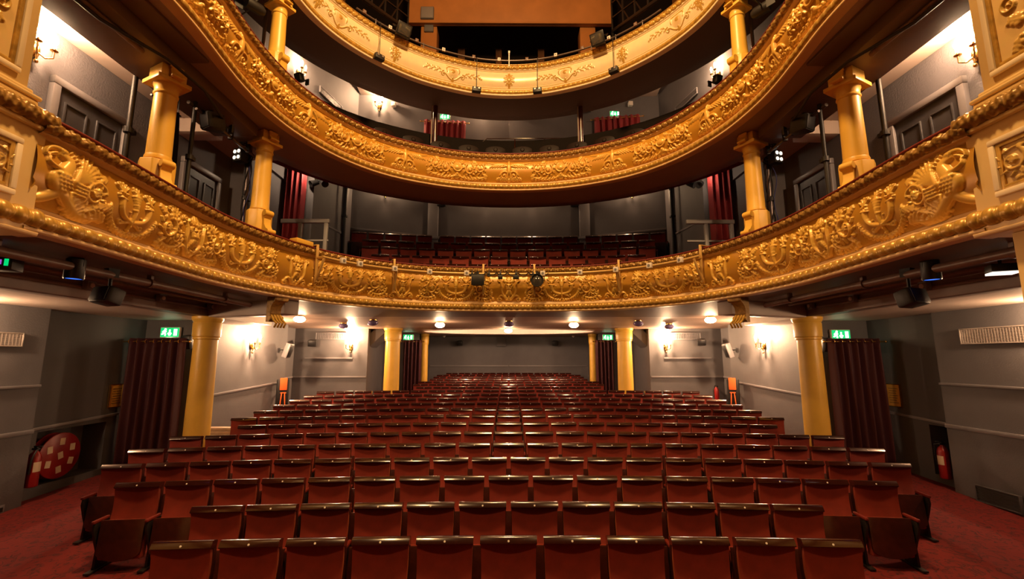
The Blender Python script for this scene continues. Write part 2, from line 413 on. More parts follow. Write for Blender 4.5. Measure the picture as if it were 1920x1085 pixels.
        for sg in (-1, 1):
            s.stroke(s.bez((x - sg * .12 * k, y(.20)), (x + sg * .02 * k, y(.33)), (x + sg * .20 * k, y(.22)), (x + sg * .20 * k, y(.56))), .009, .033 * k, amp * .95)
            s.blob(x + sg * .20 * k, y(.60), .062 * k, .016 * k, sg * .1, amp * 1.1)
            s.cluster(x + sg * .205 * k, y(.69), .062 * k, 10, amp, int(x * 31) + sg)
            s.sprays(x + sg * .205 * k, y(.70), PI / 2, .10 * k, 5, 1.7, amp * .8)
            s.spiral(x - sg * .15 * k, y(.23), .035 * k, .9, PI * (.0 if sg > 0 else 1), -sg, .009, .006, amp * .7)
        # leafy swag
        n = 21
        for i in range(n):
            t = i / (n - 1); a = PI * (1.0 + t); sx, sy = x + .335 * k * math.cos(a), y(.42) + .385 * H * math.sin(a)
            q = a + PI / 2
            s.blob(sx, sy, .026 * k, .013 * k, q, amp * .7)
            for sg in (-1, 1): s.leaf(sx, sy, (a if sg > 0 else a + PI) + sg * (.9 if i < n / 2 else -.9), .048 * k, .022 * k, amp * .75, 2)
        r = random.Random(int(x * 100))
        for i in range(16): s.blob(x + r.uniform(-.26, .26) * k, y(r.uniform(.2, .95)), r.uniform(.008, .013), amp=amp * .55)
    def scrollwork(s, x, H, sg, k=1, amp=.026, seed=0):
        """the rinceau between a torch and a mask; sg = side of the mask"""
        r = random.Random(seed)
        s.acanthus_scroll(x, .46 * H, .125 * k, -sg, seed, amp)
        s.acanthus_scroll(x + sg * .17 * k, .34 * H, .075 * k, sg, seed + 5, amp * .9)
        s.stroke(s.bez((x - sg * .06 * k, .18 * H), (x + sg * .1 * k, .04 * H), (x + sg * .26 * k, .1 * H), (x + sg * .27 * k, .33 * H)), .011, .020, amp * .8)
        for i in range(7):
            t = i / 6; px, py = x + sg * (-.06 + .32 * t) * k, (.16 - .10 * math.sin(PI * t)) * H
            s.leaf(px, py, -PI / 2 + sg * (t - .3) * 1.1 + r.uniform(-.2, .2), .075 * k, .05 * k, amp * .8, 2)
        s.cluster(x + sg * .13 * k, .73 * H, .10 * k, 14, amp * .9, seed + 2); s.sprays(x + sg * .1 * k, .72 * H, PI / 2 + sg * .1, .12 * k, 6, 1.9, amp * .75)
        s.leaf(x - sg * .05 * k, .70 * H, PI / 2 + sg * .9, .12 * k, .06, amp * .8)
        for i in range(12): s.blob(x + sg * r.uniform(-.12, .3) * k, H * r.uniform(.15, .95), r.uniform(.008, .016), r.uniform(.007, .012), r.random() * 3, amp * r.uniform(.5, .8))
    def mask(s, x, H, k=1, amp=.034):
        y = lambda t: t * H
        s.blob(x, y(.52), .058 * k, .095 * k, 0, amp, .6)
        s.stroke([(x, y(.58)), (x, y(.47))], .010 * k, .016 * k, amp * 1.3)
        for sg in (-1, 1):
            s.blob(x + sg * .024 * k, y(.60), .024 * k, .009 * k, sg * -.25, amp * 1.15); s.cut(x + sg * .024 * k, y(.565), .014 * k, .008 * k, 0, .016)
            s.blob(x + sg * .032 * k, y(.47), .018 * k, .018 * k, 0, amp * 1.05)
            for j in range(4): s.stroke(s.bez((x + sg * .01 * j * k, y(.40)), (x + sg * (.02 + .012 * j) * k, y(.30)), (x + sg * (.01 + .018 * j) * k, y(.22))), .011, .006, amp * .85)
            s.stroke(s.bez((x + sg * .05 * k, y(.64)), (x + sg * .09 * k, y(.70)), (x + sg * .075 * k, y(.56))), .013, .008, amp * .8)
            # S brackets
            s.stroke(s.bez((x + sg * .17 * k, y(.74)), (x + sg * .10 * k, y(.45)), (x + sg * .20 * k, y(.36)), (x + sg * .055 * k, y(.16))), .015, .020, amp * .72)
            s.spiral(x + sg * .185 * k, y(.80), .036 * k, 1.3, -PI / 2, sg, .012, .007, amp * .75)
            s.stroke(s.bez((x + sg * .04 * k, y(.07)), (x + sg * .10 * k, y(.22)), (x + sg * .17 * k, y(.30)), (x + sg * .21 * k, y(.12))), .021, .012, amp * .75)
            s.spiral(x + sg * .185 * k, y(.10), .04 * k, 1.2, 0, -sg, .015, .009, amp * .75)
            s.leaf(x + sg * .02 * k, y(.72), PI / 2 - sg * 1.15, .10 * k, .05 * k, amp * .75)
        s.cut(x, y(.43), .020 * k, .006 * k, 0, .012)
        s.leaf(x, y(.70), PI / 2, .11 * k, .08 * k, amp * .9); s.blob(x, y(.72), .05 * k, .022 * k, 0, amp)
        s.leaf(x, y(.18), -PI / 2, .07 * k, .05 * k, amp * .8)
    def griffin(s, x, H, d=1, amp=.032):
        """d: the way it faces along x"""
        y = lambda t: t * H; X = lambda t: x + d * t * (1 if t > -.1 else .72)
        s.stroke(s.bez((X(.05), y(.86)), (X(-.14), y(.80)), (X(.06), y(.66)), (X(.02), y(.50))), .030, .060, amp)
        s.stroke(s.bez((X(.03), y(.90)), (X(.10), y(.97)), (X(.18), y(.88)), (X(.17), y(.78))), .028, .008, amp * 1.05)
        s.stroke(s.bez((X(.10), y(.84)), (X(.16), y(.80)), (X(.15), y(.75))), .014, .006, amp * .9)
        s.cut(X(.06), y(.89), .010, amp=.012)
        for j in range(6):
            t = j / 5; s.leaf(X(-.01 - .09 * t), y(.92 - .2 * t), (PI / 2 if d > 0 else PI / 2) + d * (.9 + .5 * t), .085, .03, amp * .8, 2)
        s.stroke(s.bez((X(.03), y(.55)), (X(.13), y(.50)), (X(.08), y(.32)), (X(-.05), y(.25))), .052, .042, amp * 1.05)
        for j in range(18): s.blob(X(.09 - .028 * (j % 4) - .012 * (j // 4)), y(.55 - .052 * (j // 4)), .017, .011, .9 * d, amp * .5, .36, amp * .75)
        s.blob(X(.055), y(.895), .014, amp=amp * .5, base=amp * .8); s.cut(X(.055), y(.895), .007, amp=.012)
        s.stroke(s.bez((X(.06), y(.62)), (X(.18), y(.66)), (X(.14), y(.75))), .020, .010, amp * .9)
        for j in range(8):          # wing
            t = j / 7; a = PI / 2 + d * (.25 + .95 * t)
            s.stroke(s.bez((X(-.06), y(.52 - .05 * t)), (X(-.10 - .10 * t), y(.62)), (X(-.10) + .36 * (1 - .35 * t) * math.cos(a), y(.50) + .33 * (1 - .4 * t) * math.sin(a))), .024, .010, amp * (1 - .04 * j))
        for j in range(20): s.blob(X(-.08 - .035 * (j % 5)), y(.50 - .05 * (j // 5)), .020, .013, .6 * d, amp * 1.05)
        s.stroke(s.bez((X(-.02), y(.28)), (X(-.20), y(.04)), (X(-.44), y(.02)), (X(-.58), y(.20))), .05, .014, amp)
        for j in range(10):
            t = j / 9; px, py = X(-.05 - .46 * t), y(.24 - .14 * math.sin(PI * min(1, t * 1.25)))
            s.leaf(px, py, -PI / 2 - d * .7, .10, .05, amp * .85, 3); s.leaf(px, py + .02, PI / 2 + d * .9, .085, .05, amp * .8, 3)
        s.stroke(s.bez((X(.04), y(.30)), (X(.12), y(.06)), (X(.30), y(.02)), (X(.30), y(.24))), .045, .018, amp * .9)
        s.spiral(X(.26), y(.27), .06, 1.2, 0, d, .018, .009, amp * .9)
        s.spiral(X(-.38), y(.52), .085, 1.3, PI, -d, .014, .008, amp * .8); s.flower(X(-.38), y(.52), .035, amp)
        s.spiral(X(-.36), y(.86), .035, 1.2, 0, d, .010, .006, amp * .6)
    def putto(s, x, H, k=1, amp=.034):
        y = lambda t: t * H
        s.blob(x, y(.86), .030 * k, .036 * k, 0, amp * 1.1); s.blob(x, y(.93), .034 * k, .016 * k, 0, amp)
        s.stroke([(x, y(.76)), (x + .004, y(.45))], .046 * k, .040 * k, amp * 1.1)
        for sg in (-1, 1):
            s.stroke(s.bez((x + sg * .03 * k, y(.74)), (x + sg * .09 * k, y(.70)), (x + sg * .15 * k, y(.62 + .06 * sg))), .017 * k, .011, amp * .9)
            s.stroke(s.bez((x + sg * .015 * k, y(.46)), (x + sg * .04 * k, y(.3)), (x + sg * .02 * k, y(.1))), .024 * k, .012, amp * .9)
            s.stroke(s.bez((x + sg * .03 * k, y(.72)), (x + sg * .14 * k, y(.92)), (x + sg * .28 * k, y(.74)), (x + sg * .46 * k, y(.90))), .026, .009, amp * .85)
            for j in range(6): s.stroke([(x + sg * (.07 + .045 * j) * k, y(.80)), (x + sg * (.14 + .055 * j) * k, y(.66 - .004 * j))], .016, .009, amp * .7)
            s.spiral(x + sg * .11 * k, y(.30), .075 * k, 1.2, PI / 2, -sg, .016, .009, amp * .7)
            for j in range(6): s.leaf(x + sg * (.05 + .035 * j) * k, y(.22 - .02 * (j % 2)), -PI / 2 + sg * (.1 + .12 * j), .065 * k, .04, amp * .65, 2)
            s.stroke(s.bez((x + sg * .04 * k, y(.44)), (x + sg * .16 * k, y(.56)), (x + sg * .20 * k, y(.30))), .018, .012, amp * .65)
        s.leaf(x, y(.14), -PI / 2, .06, .05, amp * .7)
    def cartouche(s, x, H, k=1, amp=.03, seed=0):
        y = lambda t: t * H; r = random.Random(seed)
        for i in range(40):
            a = 2 * PI * i / 40; s.blob(x + .098 * k * math.cos(a), y(.55) + .075 * k * math.sin(a), .014, amp=amp * .8)
        s.blob(x, y(.55), .088 * k, .066 * k, 0, amp * 1.15, .6)
        for sg in (-1, 1):
            s.spiral(x + sg * .085 * k, y(.83), .045 * k, 1.3, -PI / 2, sg, .013, .008, amp * .85)
            s.acanthus_scroll(x + sg * .27 * k, .50 * H, .115 * k, sg, seed + 3, amp * .9)
            s.acanthus_scroll(x + sg * .48 * k, .58 * H, .105 * k, -sg, seed + 4, amp * .85)
            s.stroke(s.bez((x + sg * .02 * k, y(.2)), (x + sg * .25 * k, y(.02)), (x + sg * .5 * k, y(.1)), (x + sg * .62 * k, y(.26))), .014, .010, amp * .8)
            for j in range(8): s.leaf(x + sg * (.08 + .07 * j) * k, y(.16 + .02 * (j % 2)), -PI / 2 + sg * (.5 + .1 * j), .07 * k, .045, amp * .75, 2)
            s.cluster(x + sg * .40 * k, y(.78), .10 * k, 12, amp * .8, seed + sg); s.leaf(x + sg * .56 * k, y(.3), -.5 if sg > 0 else PI + .5, .09, .05, amp * .7)
            for j in range(14): s.blob(x + sg * r.uniform(.14, .68) * k, y(r.uniform(.3, .95)), r.uniform(.008, .015), r.uniform(.007, .012), r.random() * 3, amp * r.uniform(.5, .8))
        for i in range(7): s.leaf(x, y(.24), -PI / 2 + (i - 3) * .4, .085 * k, .03, amp * .8, 2)
        s.blob(x, y(.27), .03 * k, amp=amp)
    def panel_cartouche(s, x, H, k=1, amp=.014):
        y = lambda t: t * H
        for sg in (-1, 1):
            s.stroke(s.bez((x, y(.80)), (x + sg * .12 * k, y(.84)), (x + sg * .13 * k, y(.66)), (x + sg * .10 * k, y(.5))), .011, .011, amp)
            s.stroke(s.bez((x, y(.14)), (x + sg * .10 * k, y(.2)), (x + sg * .10 * k, y(.4)), (x + sg * .17 * k, y(.4))), .011, .011, amp)
            s.spiral(x + sg * .165 * k, y(.36), .04 * k, 1.2, PI / 2, -sg, .012, .007, amp)
            for j in range(7): s.leaf(x + sg * (.17 + .045 * j) * k, y(.50 + .03 * (j % 2)), (0 if sg > 0 else PI) + sg * .45 * (1 if j % 2 else -1), .08 * k, .035, amp * .8, 2)
            s.stroke([(x + sg * .12 * k, y(.84)), (x - sg * .0, y(.84))], .009, .009, amp)
        s.blob(x, y(.58), .035 * k, .035 * k, 0, amp * 1.2); s.leaf(x, y(.24), -PI / 2, .07, .06, amp); s.blob(x, y(.5), .09 * k, .09 * k, 0, amp * .45)
    def crest(s, x, H, k=1, amp=.014):
        y = lambda t: t * H
        s.blob(x, y(.5), .035 * k, .05 * k, 0, amp * 1.2)
        for i in range(10):
            a = 2 * PI * i / 10 + .3; s.leaf(x + .03 * k * math.cos(a), y(.5) + .045 * k * math.sin(a), a, .085 * k, .04 * k, amp * .85, 2)
        s.leaf(x, y(.66), PI / 2, .09 * k, .05, amp); s.leaf(x, y(.32), -PI / 2, .08 * k, .05, amp)
    def full(s, plan, every=1):
        """sampled on a plan, mirrored about the middle"""
        i = np.clip(np.abs(plan.s[::every]) / s.res, 0, s.nx - 1.001); k = i.astype(int); f = (i - k)[:, None]
        return s.h[k] * (1 - f) + s.h[k + 1] * f

def egg(plan, K, per=.115, amp=.022):
    s = np.abs(plan.s); u = (s % per) / per; v = np.linspace(-1, 1, K)
    bead = np.sqrt(np.clip(1 - ((u - .42) / .40) ** 2, 0, 1)); ring = np.exp(-((u - .93) / .045) ** 2) * .55
    side = np.sqrt(np.clip(1 - v ** 2, 0, 1)); dent = np.exp(-((u - .42) / .05) ** 2) * .12
    return amp * ((bead - dent)[:, None] * side[None] ** .8 + ring[:, None] * side[None] ** .4)
def leafband(plan, K, per=.13, amp=.022):
    s = np.abs(plan.s)[:, None]; v = np.linspace(0, 1, K)[None]
    ph = (s / per + .55 * v) % 1; a = np.abs(np.sin(PI * ph)) ** .6 * (.45 + .55 * np.abs(np.sin(3 * PI * v + 5 * ph)))
    b = (.5 + .5 * np.sin(2 * PI * (s / (per * .37) - 1.7 * v))) * .5
    e = np.sin(PI * np.clip(v, 0, 1)) ** .4
    return amp * (a * .8 + b * .5) * e
def arc(cn, cz, r, a0, a1, n): return [(cn + r * math.cos(math.radians(a)), cz + r * math.sin(math.radians(a))) for a in np.linspace(a0, a1, n)]

# ================================================================== the setting
def H(z): return z + CZ          # heights below are given over the lens
def rake(y): return max(0.0, .058 * (y - 3.9))
def offset_path(pts, t):
    out = []
    for i, p in enumerate(pts):
        a = Vector(pts[max(i - 1, 0)]); b = Vector(p); c = Vector(pts[min(i + 1, len(pts) - 1)])
        d1 = (b - a).normalized() if (b - a).length > 1e-9 else (c - b).normalized(); d2 = (c - b).normalized() if (c - b).length > 1e-9 else d1
        n1 = Vector((-d1.y, d1.x)); n2 = Vector((-d2.y, d2.x)); m = n1 + n2; m.normalize()
        out.append(tuple(b + m * (t / max(.3, m.dot(n1)))))
    return out
def wall(name, pts, z0, z1, mt, t=.14, side='left'):
    """a thick wall along a left-hand path walked from the stage to the back (its back grows outwards)"""
    m = MB()
    q = offset_path(pts, t)
    for i in range(len(pts) - 1): m.prism([pts[i], pts[i + 1], q[i + 1], q[i]], z0, z1)
    if side == 'right': m = m.mirror_x()
    return structure(name, m, mt)
def both(fn):
    for sd, sg in (('left', -1), ('right', 1)): fn(sd, sg)

# stalls floor, rising to the back
m = MB(); ys = [0, 3.9, 6, 8, 10, 12, 14, 16, 18, 20.4]
for a, b in zip(ys, ys[1:]):
    m.add([(-7.7, a, rake(a)), (7.7, a, rake(a)), (7.7, b, rake(b)), (-7.7, b, rake(b)), (-7.7, a, -.3), (7.7, a, -.3), (7.7, b, -.3), (-7.7, b, -.3)],
          [(0, 1, 2, 3), (7, 6, 5, 4), (0, 4, 5, 1), (1, 5, 6, 2), (2, 6, 7, 3), (3, 7, 4, 0)])
structure('floor', m, M['carpet'])

# stalls walls: a thicker slab near the stage, a set-back bay with a niche, an exit, the side wall, the back corner and the rear alcove
def stalls_walls(sd, sg):
    ye = 7.0 if sg < 0 else 7.5
    wall('wall_' + sd, [(-7.05, 1.2), (-7.05, ye), (-7.22, ye)], -.2, H(.98), M['wall'], .5, sd)
    ny0, ny1 = (7.25, 8.45) if sg < 0 else (7.52, 8.0)
    nz0, nz1 = .36, 1.17
    m = MB()
    for y0, y1, z0, z1 in ((ye, ny0, -.2, H(.98)), (ny1, 9.1, -.2, H(.98)), (ny0, ny1, -.2, nz0), (ny0, ny1, nz1, H(.98))):
        if y1 > y0: m.boxes(-7.62, -7.22, y0, y1, z0, z1)
    m.boxes(-7.72, -7.62, ye, 9.1, -.2, H(.98))
    if sg > 0: m = m.mirror_x()
    structure('bay_wall_' + sd, m, M['wall_dark'])
    wall('exit_wall_' + sd, [(-7.22, 9.1), (-6.25, 9.12), (-6.25, 12.9), (-6.76, 13.7), (-6.76, 14.45), (-4.45, 14.45), (-4.75, 17.3), (-3.45, 17.45), (-3.45, 19.9), (0.0, 19.9)], .1, H(1.02), M['wall'], .14, sd)
both(stalls_walls)

# dado mouldings
k = 0
def trim(pts, sd, w=.035, h=.06):
    global k
    k += 1; m = MB()
    for a, b in zip(pts, pts[1:]): m.bar(a, b, w, h)
    if sd == 'right': m = m.mirror_x()
    structure('trim_%d' % k, m, M['trim'], bevel=.008)
def dados(sd, sg):
    ye = 7.0 if sg < 0 else 7.5
    trim([(-7.035, 1.4, 1.22), (-7.035, ye, 1.22)], sd); trim([(-7.035, 1.4, 1.88), (-7.035, ye, 1.88)], sd, .045, .04)
    trim([(-7.2, ye + .05, 1.22), (-7.2, 9.05, 1.30)], sd, .03, .05)
    trim([(-6.235, 9.2, 1.50), (-6.235, 12.85, 1.66), (-6.745, 13.7, 1.70), (-6.745, 14.435, 1.72), (-4.47, 14.435, 1.72)], sd, .03, .05)
    trim([(-3.40, 19.88, 1.98), (-.02, 19.88, 1.98)], sd, .03, .05)
    # panel moulding on the back corner wall
    trim([(-6.4, 14.43, 2.30), (-4.9, 14.43, 2.30)], sd, .03, .05)
both(dados)
# sloping stair soffit in the passages beside the rear columns
def stair(sd, sg):
    m = MB(); a = at(724, 618, Y=15.2); b = at(694, 645, Y=15.2)
    m.bar(a, b, .9, .30)
    if sg > 0: m = m.mirror_x()
    structure('beam_' + sd, m, M['wall'])
both(stair)

# ceiling over the stalls: one sheet from the balcony's edge, with an oval saucer
edge = [(x, y, ) for x, y in T1.offset(-.05, 14)]
oval = [(2.95 * math.cos(a), 15.9 + 1.5 * math.sin(a)) for a in np.linspace(0, 2 * PI, 49)[:-1]]
zc = H(.955)
def sheet(name, ring, z, mt, up=.05):
    m = MB(); n = len(ring)
    m.add([(x, y, z) for x, y in ring], [tuple(range(n))]); m.add([(x, y, z + up) for x, y in ring], [tuple(range(n))])
    return structure(name, m, mt)
e_in = [q for q in edge if q[1] < 8.3 or True]
# front part: from the edge out to the side beams and back to Y = 8.3
outer = [(5.42, e_in[-1][1]), (5.42, 10.4), (-5.42, 10.4), (-5.42, e_in[0][1])]
sheet('ceiling', e_in + outer, zc, M['soffit_shade'])
m = MB()      # back part with the oval opening (two halves around it)
hx = [(2.95 * math.cos(a), 15.9 + 1.5 * math.sin(a)) for a in np.linspace(0, PI, 25)]
lo = [(2.95 * math.cos(a), 15.9 + 1.5 * math.sin(a)) for a in np.linspace(PI, 2 * PI, 25)]
for ring in ([(7.0, 15.9), (7.0, 20.2), (-7.0, 20.2), (-7.0, 15.9)] + hx[::-1], [(-7.0, 15.9), (-7.0, 10.4), (7.0, 10.4), (7.0, 15.9)] + lo[::-1]):
    m.add([(x, y, zc) for x, y in ring], [tuple(range(len(ring)))])
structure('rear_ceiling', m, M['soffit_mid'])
m = MB(); m.lathe([(1, 0), (1.03, .02), (1.03, .30), (1e-4, .36)], (0, 0, 0), 48, caps=False); m.xform(Matrix.Translation((0, 15.9, zc)) @ Matrix.Diagonal((2.95, 1.5, 1, 1)))
structure('saucer_ceiling', m, M['soffit'], smooth=30)
for x in (-1.6, 0, 1.6): point('cove_light', (x, 15.9, zc + .17), 110, (1, .60, .36), .06)
m = MB(); m.lathe([(1.0, -.012), (1.02, -.03), (1.05, -.012), (1.05, .02), (1.0, .02), (1.0, -.012)], (0, 0, 0), 64, caps=False); m.xform(Matrix.Translation((0, 15.9, zc)) @ Matrix.Diagonal((2.95, 1.5, 1, 1)))
structure('trim_50', m, M['soffit'], smooth=30)
def side_ceiling(sd, sg):
    m = MB()
    m.boxes(-7.6, -5.42, 1.2, 10.4, H(.76), H(1.0))            # lowered ceiling over the side aisle
    if sg > 0: m = m.mirror_x()
    structure('aisle_ceiling_' + sd, m, M['soffit'])
    m = MB(); m.boxes(-5.56, -5.30, 1.2, 8.25, H(.745), H(1.0)); m.boxes(-5.36, -5.28, 1.2, 8.1, H(.865), H(.90))
    if sg > 0: m = m.mirror_x()
    structure('side_beam_' + sd, m, M['beam'], bevel=.01)
    m = MB(); m.bar((-5.55, 8.25, H(.85)), (-3.62, 7.55, H(.85)), .30, .24)
    if sg > 0: m = m.mirror_x()
    structure('cross_beam_' + sd, m, M['soffit'], bevel=.01)
both(side_ceiling)

# ---- first balcony (circle): floor, side boxes, walls, ceiling
fl = T1.offset(-.16, 14)
sheet('circle_floor', fl + [(5.2, fl[-1][1]), (5.2, 13.6), (-5.2, 13.6), (-5.2, fl[0][1])], H(1.08), M['carpet'], -.04)
CR = 17.9
def arc_y(yc, x): return yc - x * x / (2 * CR)
ROWS1 = [(9.70, 2.06), (10.45, 2.40), (11.2, 2.76), (11.95, 3.12), (12.65, 3.50)]      # circle rows: distance, seat top over the lens
xs1 = np.linspace(-4.4, 4.4, 23)
for i, (yc, zt) in enumerate(ROWS1):
    m = MB(); zf = zt - .87
    y0, y1 = yc - .42, (ROWS1[i + 1][0] - .42 if i < 4 else 13.5)
    poly = [(x, arc_y(y0, x)) for x in xs1] + [(x, arc_y(y1, x)) for x in xs1[::-1]]
    if i == 4: poly = [(x, arc_y(y0, x)) for x in xs1] + [(4.4, 12.15), (2.3, 13.2), (-2.3, 13.2), (-4.4, 12.15)]
    m.prism(poly, H(1.0), H(zf)); structure('step_floor_%d' % (i + 1), m, M['carpet'])
def circle_walls(sd, sg):
    wall('circle_wall_' + sd, [(-5.08, 1.2), (-5.08, 7.9), (-4.78, 7.95), (-4.78, 9.35), (-4.22, 9.4), (-4.52, 12.1), (-2.3, 13.2), (0, 13.2)], H(1.0), H(5.6), M['wall'], .14, sd)
    trim([(-4.25, 9.5, H(3.0)), (-4.50, 12.05, H(3.36))], sd, .03, .05)
    trim([(-4.50, 12.08, H(3.56)), (-2.28, 13.17, H(3.60)), (-.02, 13.17, H(3.60))], sd, .04, .06)
    m = MB(); m.boxes(-2.42, -2.12, 13.06, 13.24, H(2.6), H(5.0)); m.boxes(-2.46, -2.08, 13.03, 13.1, H(3.50), H(3.58))
    m.boxes(-4.52, -4.36, 11.75, 12.1, H(2.5), H(5.0))
    if sg > 0: m = m.mirror_x()
    structure('pillar_' + sd, m, M['trim'], bevel=.01)
    # embossed paper on the box wall
    m = MB(); m.boxes(-5.1, -5.068, 1.3, 6.35, H(1.1), H(3.60))
    if sg > 0: m = m.mirror_x()
    structure('paper_wall_' + sd, m, M['paper'])
    # ceiling over the boxes, and the boxed beam the columns carry
    m = MB(); m.boxes(-5.2, -4.0, 1.2, 7.95, H(3.62), H(3.72))
    if sg > 0: m = m.mirror_x()
    structure('box_ceiling_' + sd, m, M['soffit'])
    m = MB(); m.boxes(-4.52, -3.86, 1.2, 6.55, H(3.37), H(3.64)); m.boxes(-3.86, -3.6, 1.2, 5.0, H(3.50), H(3.6))
    if sg > 0: m = m.mirror_x()
    structure('box_beam_' + sd, m, M['soffit_shade'], bevel=.015)
    m = MB(); m.boxes(-5.06, -4.52, 6.45, 6.75, H(3.40), H(3.62))
    if sg > 0: m = m.mirror_x()
    structure('ceiling_beam_' + sd, m, M['soffit'], bevel=.01)
both(circle_walls)
ring = T2.offset(-1.05, 14)
cr_out = [(5.2, 7.9), (5.2, 13.5), (-5.2, 13.5), (-5.2, 7.9)]
def slope_ceiling(name, pts, xb, yb, z0, z1, ysplit, mt):
    m = MB(); n = len(pts); tg = []
    for x, y in pts: tg.append(((xb if x > 0 else -xb), y, z0) if y < ysplit else (max(-xb, min(xb, x * 1.35)), yb, z1))
    m.add([(x, y, z0) for x, y in pts] + tg, [(i, i + 1, n + i + 1, n + i) for i in range(n - 1)])
    return structure(name, m, mt)
rr = [q for q in ring if q[1] > 7.3]
slope_ceiling('circle_ceiling', rr, 5.25, 13.5, H(4.72), H(5.5), 8.6, M['soffit'])

# ---- second balcony (gallery): walls, ceiling, parapet behind the first rows
def gallery_walls(sd, sg):
    wall('gallery_wall_' + sd, [(-4.72, 1.2), (-4.72, 9.6)], H(3.73), H(7.6), M['wall'], .14, sd)
    wall('gallery_back_wall_' + sd, [(-4.72, 9.6), (-4.25, 11.9), (0, 12.25)], H(5.0), H(8.4), M['wall'], .14, sd)
both(gallery_walls)
rg = [q for q in T3.offset(-1.15, 14)]
slope_ceiling('gallery_ceiling', rg, 4.9, 12.5, H(7.42), H(7.6), 8.6, M['soffit'])
def gal_beams(sd, sg):
    a = at(690, 160, Y=11.6)
    m = MB(); m.bar((-4.2, 11.68, H(7.50)), (-2.6, 11.8, H(7.50)), .55, .20)
    if sg > 0: m = m.mirror_x()
    structure('gallery_beam_' + sd, m, M['soffit'], bevel=.02)
both(gal_beams)
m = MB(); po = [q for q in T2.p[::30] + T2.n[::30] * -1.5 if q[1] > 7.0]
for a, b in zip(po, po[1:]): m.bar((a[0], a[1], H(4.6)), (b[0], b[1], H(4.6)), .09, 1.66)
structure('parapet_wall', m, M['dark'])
m = MB(); g0 = T2.offset(-.15, 20); g1 = T2.offset(-1.5, 20)
sheet('gallery_floor', [q for q in g0 if q[1] > 3] + [q for q in g1 if q[1] > 3][::-1], H(3.72), M['carpet'], -.03)

# ---- top balcony and the roof over it
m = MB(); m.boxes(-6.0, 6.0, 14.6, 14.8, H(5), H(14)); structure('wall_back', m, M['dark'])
def top_walls(sd, sg):
    m = MB(); m.boxes(-6.1, -5.9, 1.2, 14.7, H(7.4), H(14))
    if sg > 0: m = m.mirror_x()
    structure('upper_wall_' + sd, m, M['bulkhead'])
both(top_walls)
m = MB(); m.boxes(-6.1, 6.1, 1.2, 14.8, H(13.9), H(14.1)); structure('roof_ceiling', m, M['bulkhead'])
tf = T3.offset(-.12, 14)
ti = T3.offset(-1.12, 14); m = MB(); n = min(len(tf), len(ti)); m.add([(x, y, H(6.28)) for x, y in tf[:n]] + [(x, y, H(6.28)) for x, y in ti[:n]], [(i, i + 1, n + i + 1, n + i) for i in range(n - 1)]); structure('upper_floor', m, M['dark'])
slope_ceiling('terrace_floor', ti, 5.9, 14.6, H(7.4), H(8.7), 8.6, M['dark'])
b0 = at(763, 44, Y=12.6); b1 = at(1148, 44, Y=12.6)
m = MB(); m.boxes(b0.x, b1.x, 12.6, 12.74, b0.z, b0.z + 3.2); m.boxes(b0.x, b1.x, 12.56, 12.62, b0.z - .01, b0.z + .04); structure('bulkhead_wall', m, M['bulkhead'], bevel=.01)
m = MB()
for a, b in ((788, 818), (1088, 1117)):
    p, q = at(a, 90, Y=12.75), at(b, 90, Y=12.75); m.boxes(p.x, q.x, 12.75, 13.2, H(6.2), b0.z)
structure('bulkhead_pillar', m, M['bulkhead'], bevel=.01)
m = MB(); p = at(720, 60, Y=12.9); m.boxes(p.x - 1.5, at(788, 60, Y=12.9).x, 13.3, 13.4, H(8.6), H(9.35)); m.boxes(at(1150, 60, Y=12.9).x, at(1150, 60, Y=12.9).x + 2, 13.3, 13.4, H(8.6), H(9.35)); structure('gantry_wall', m, M['bulkhead'])

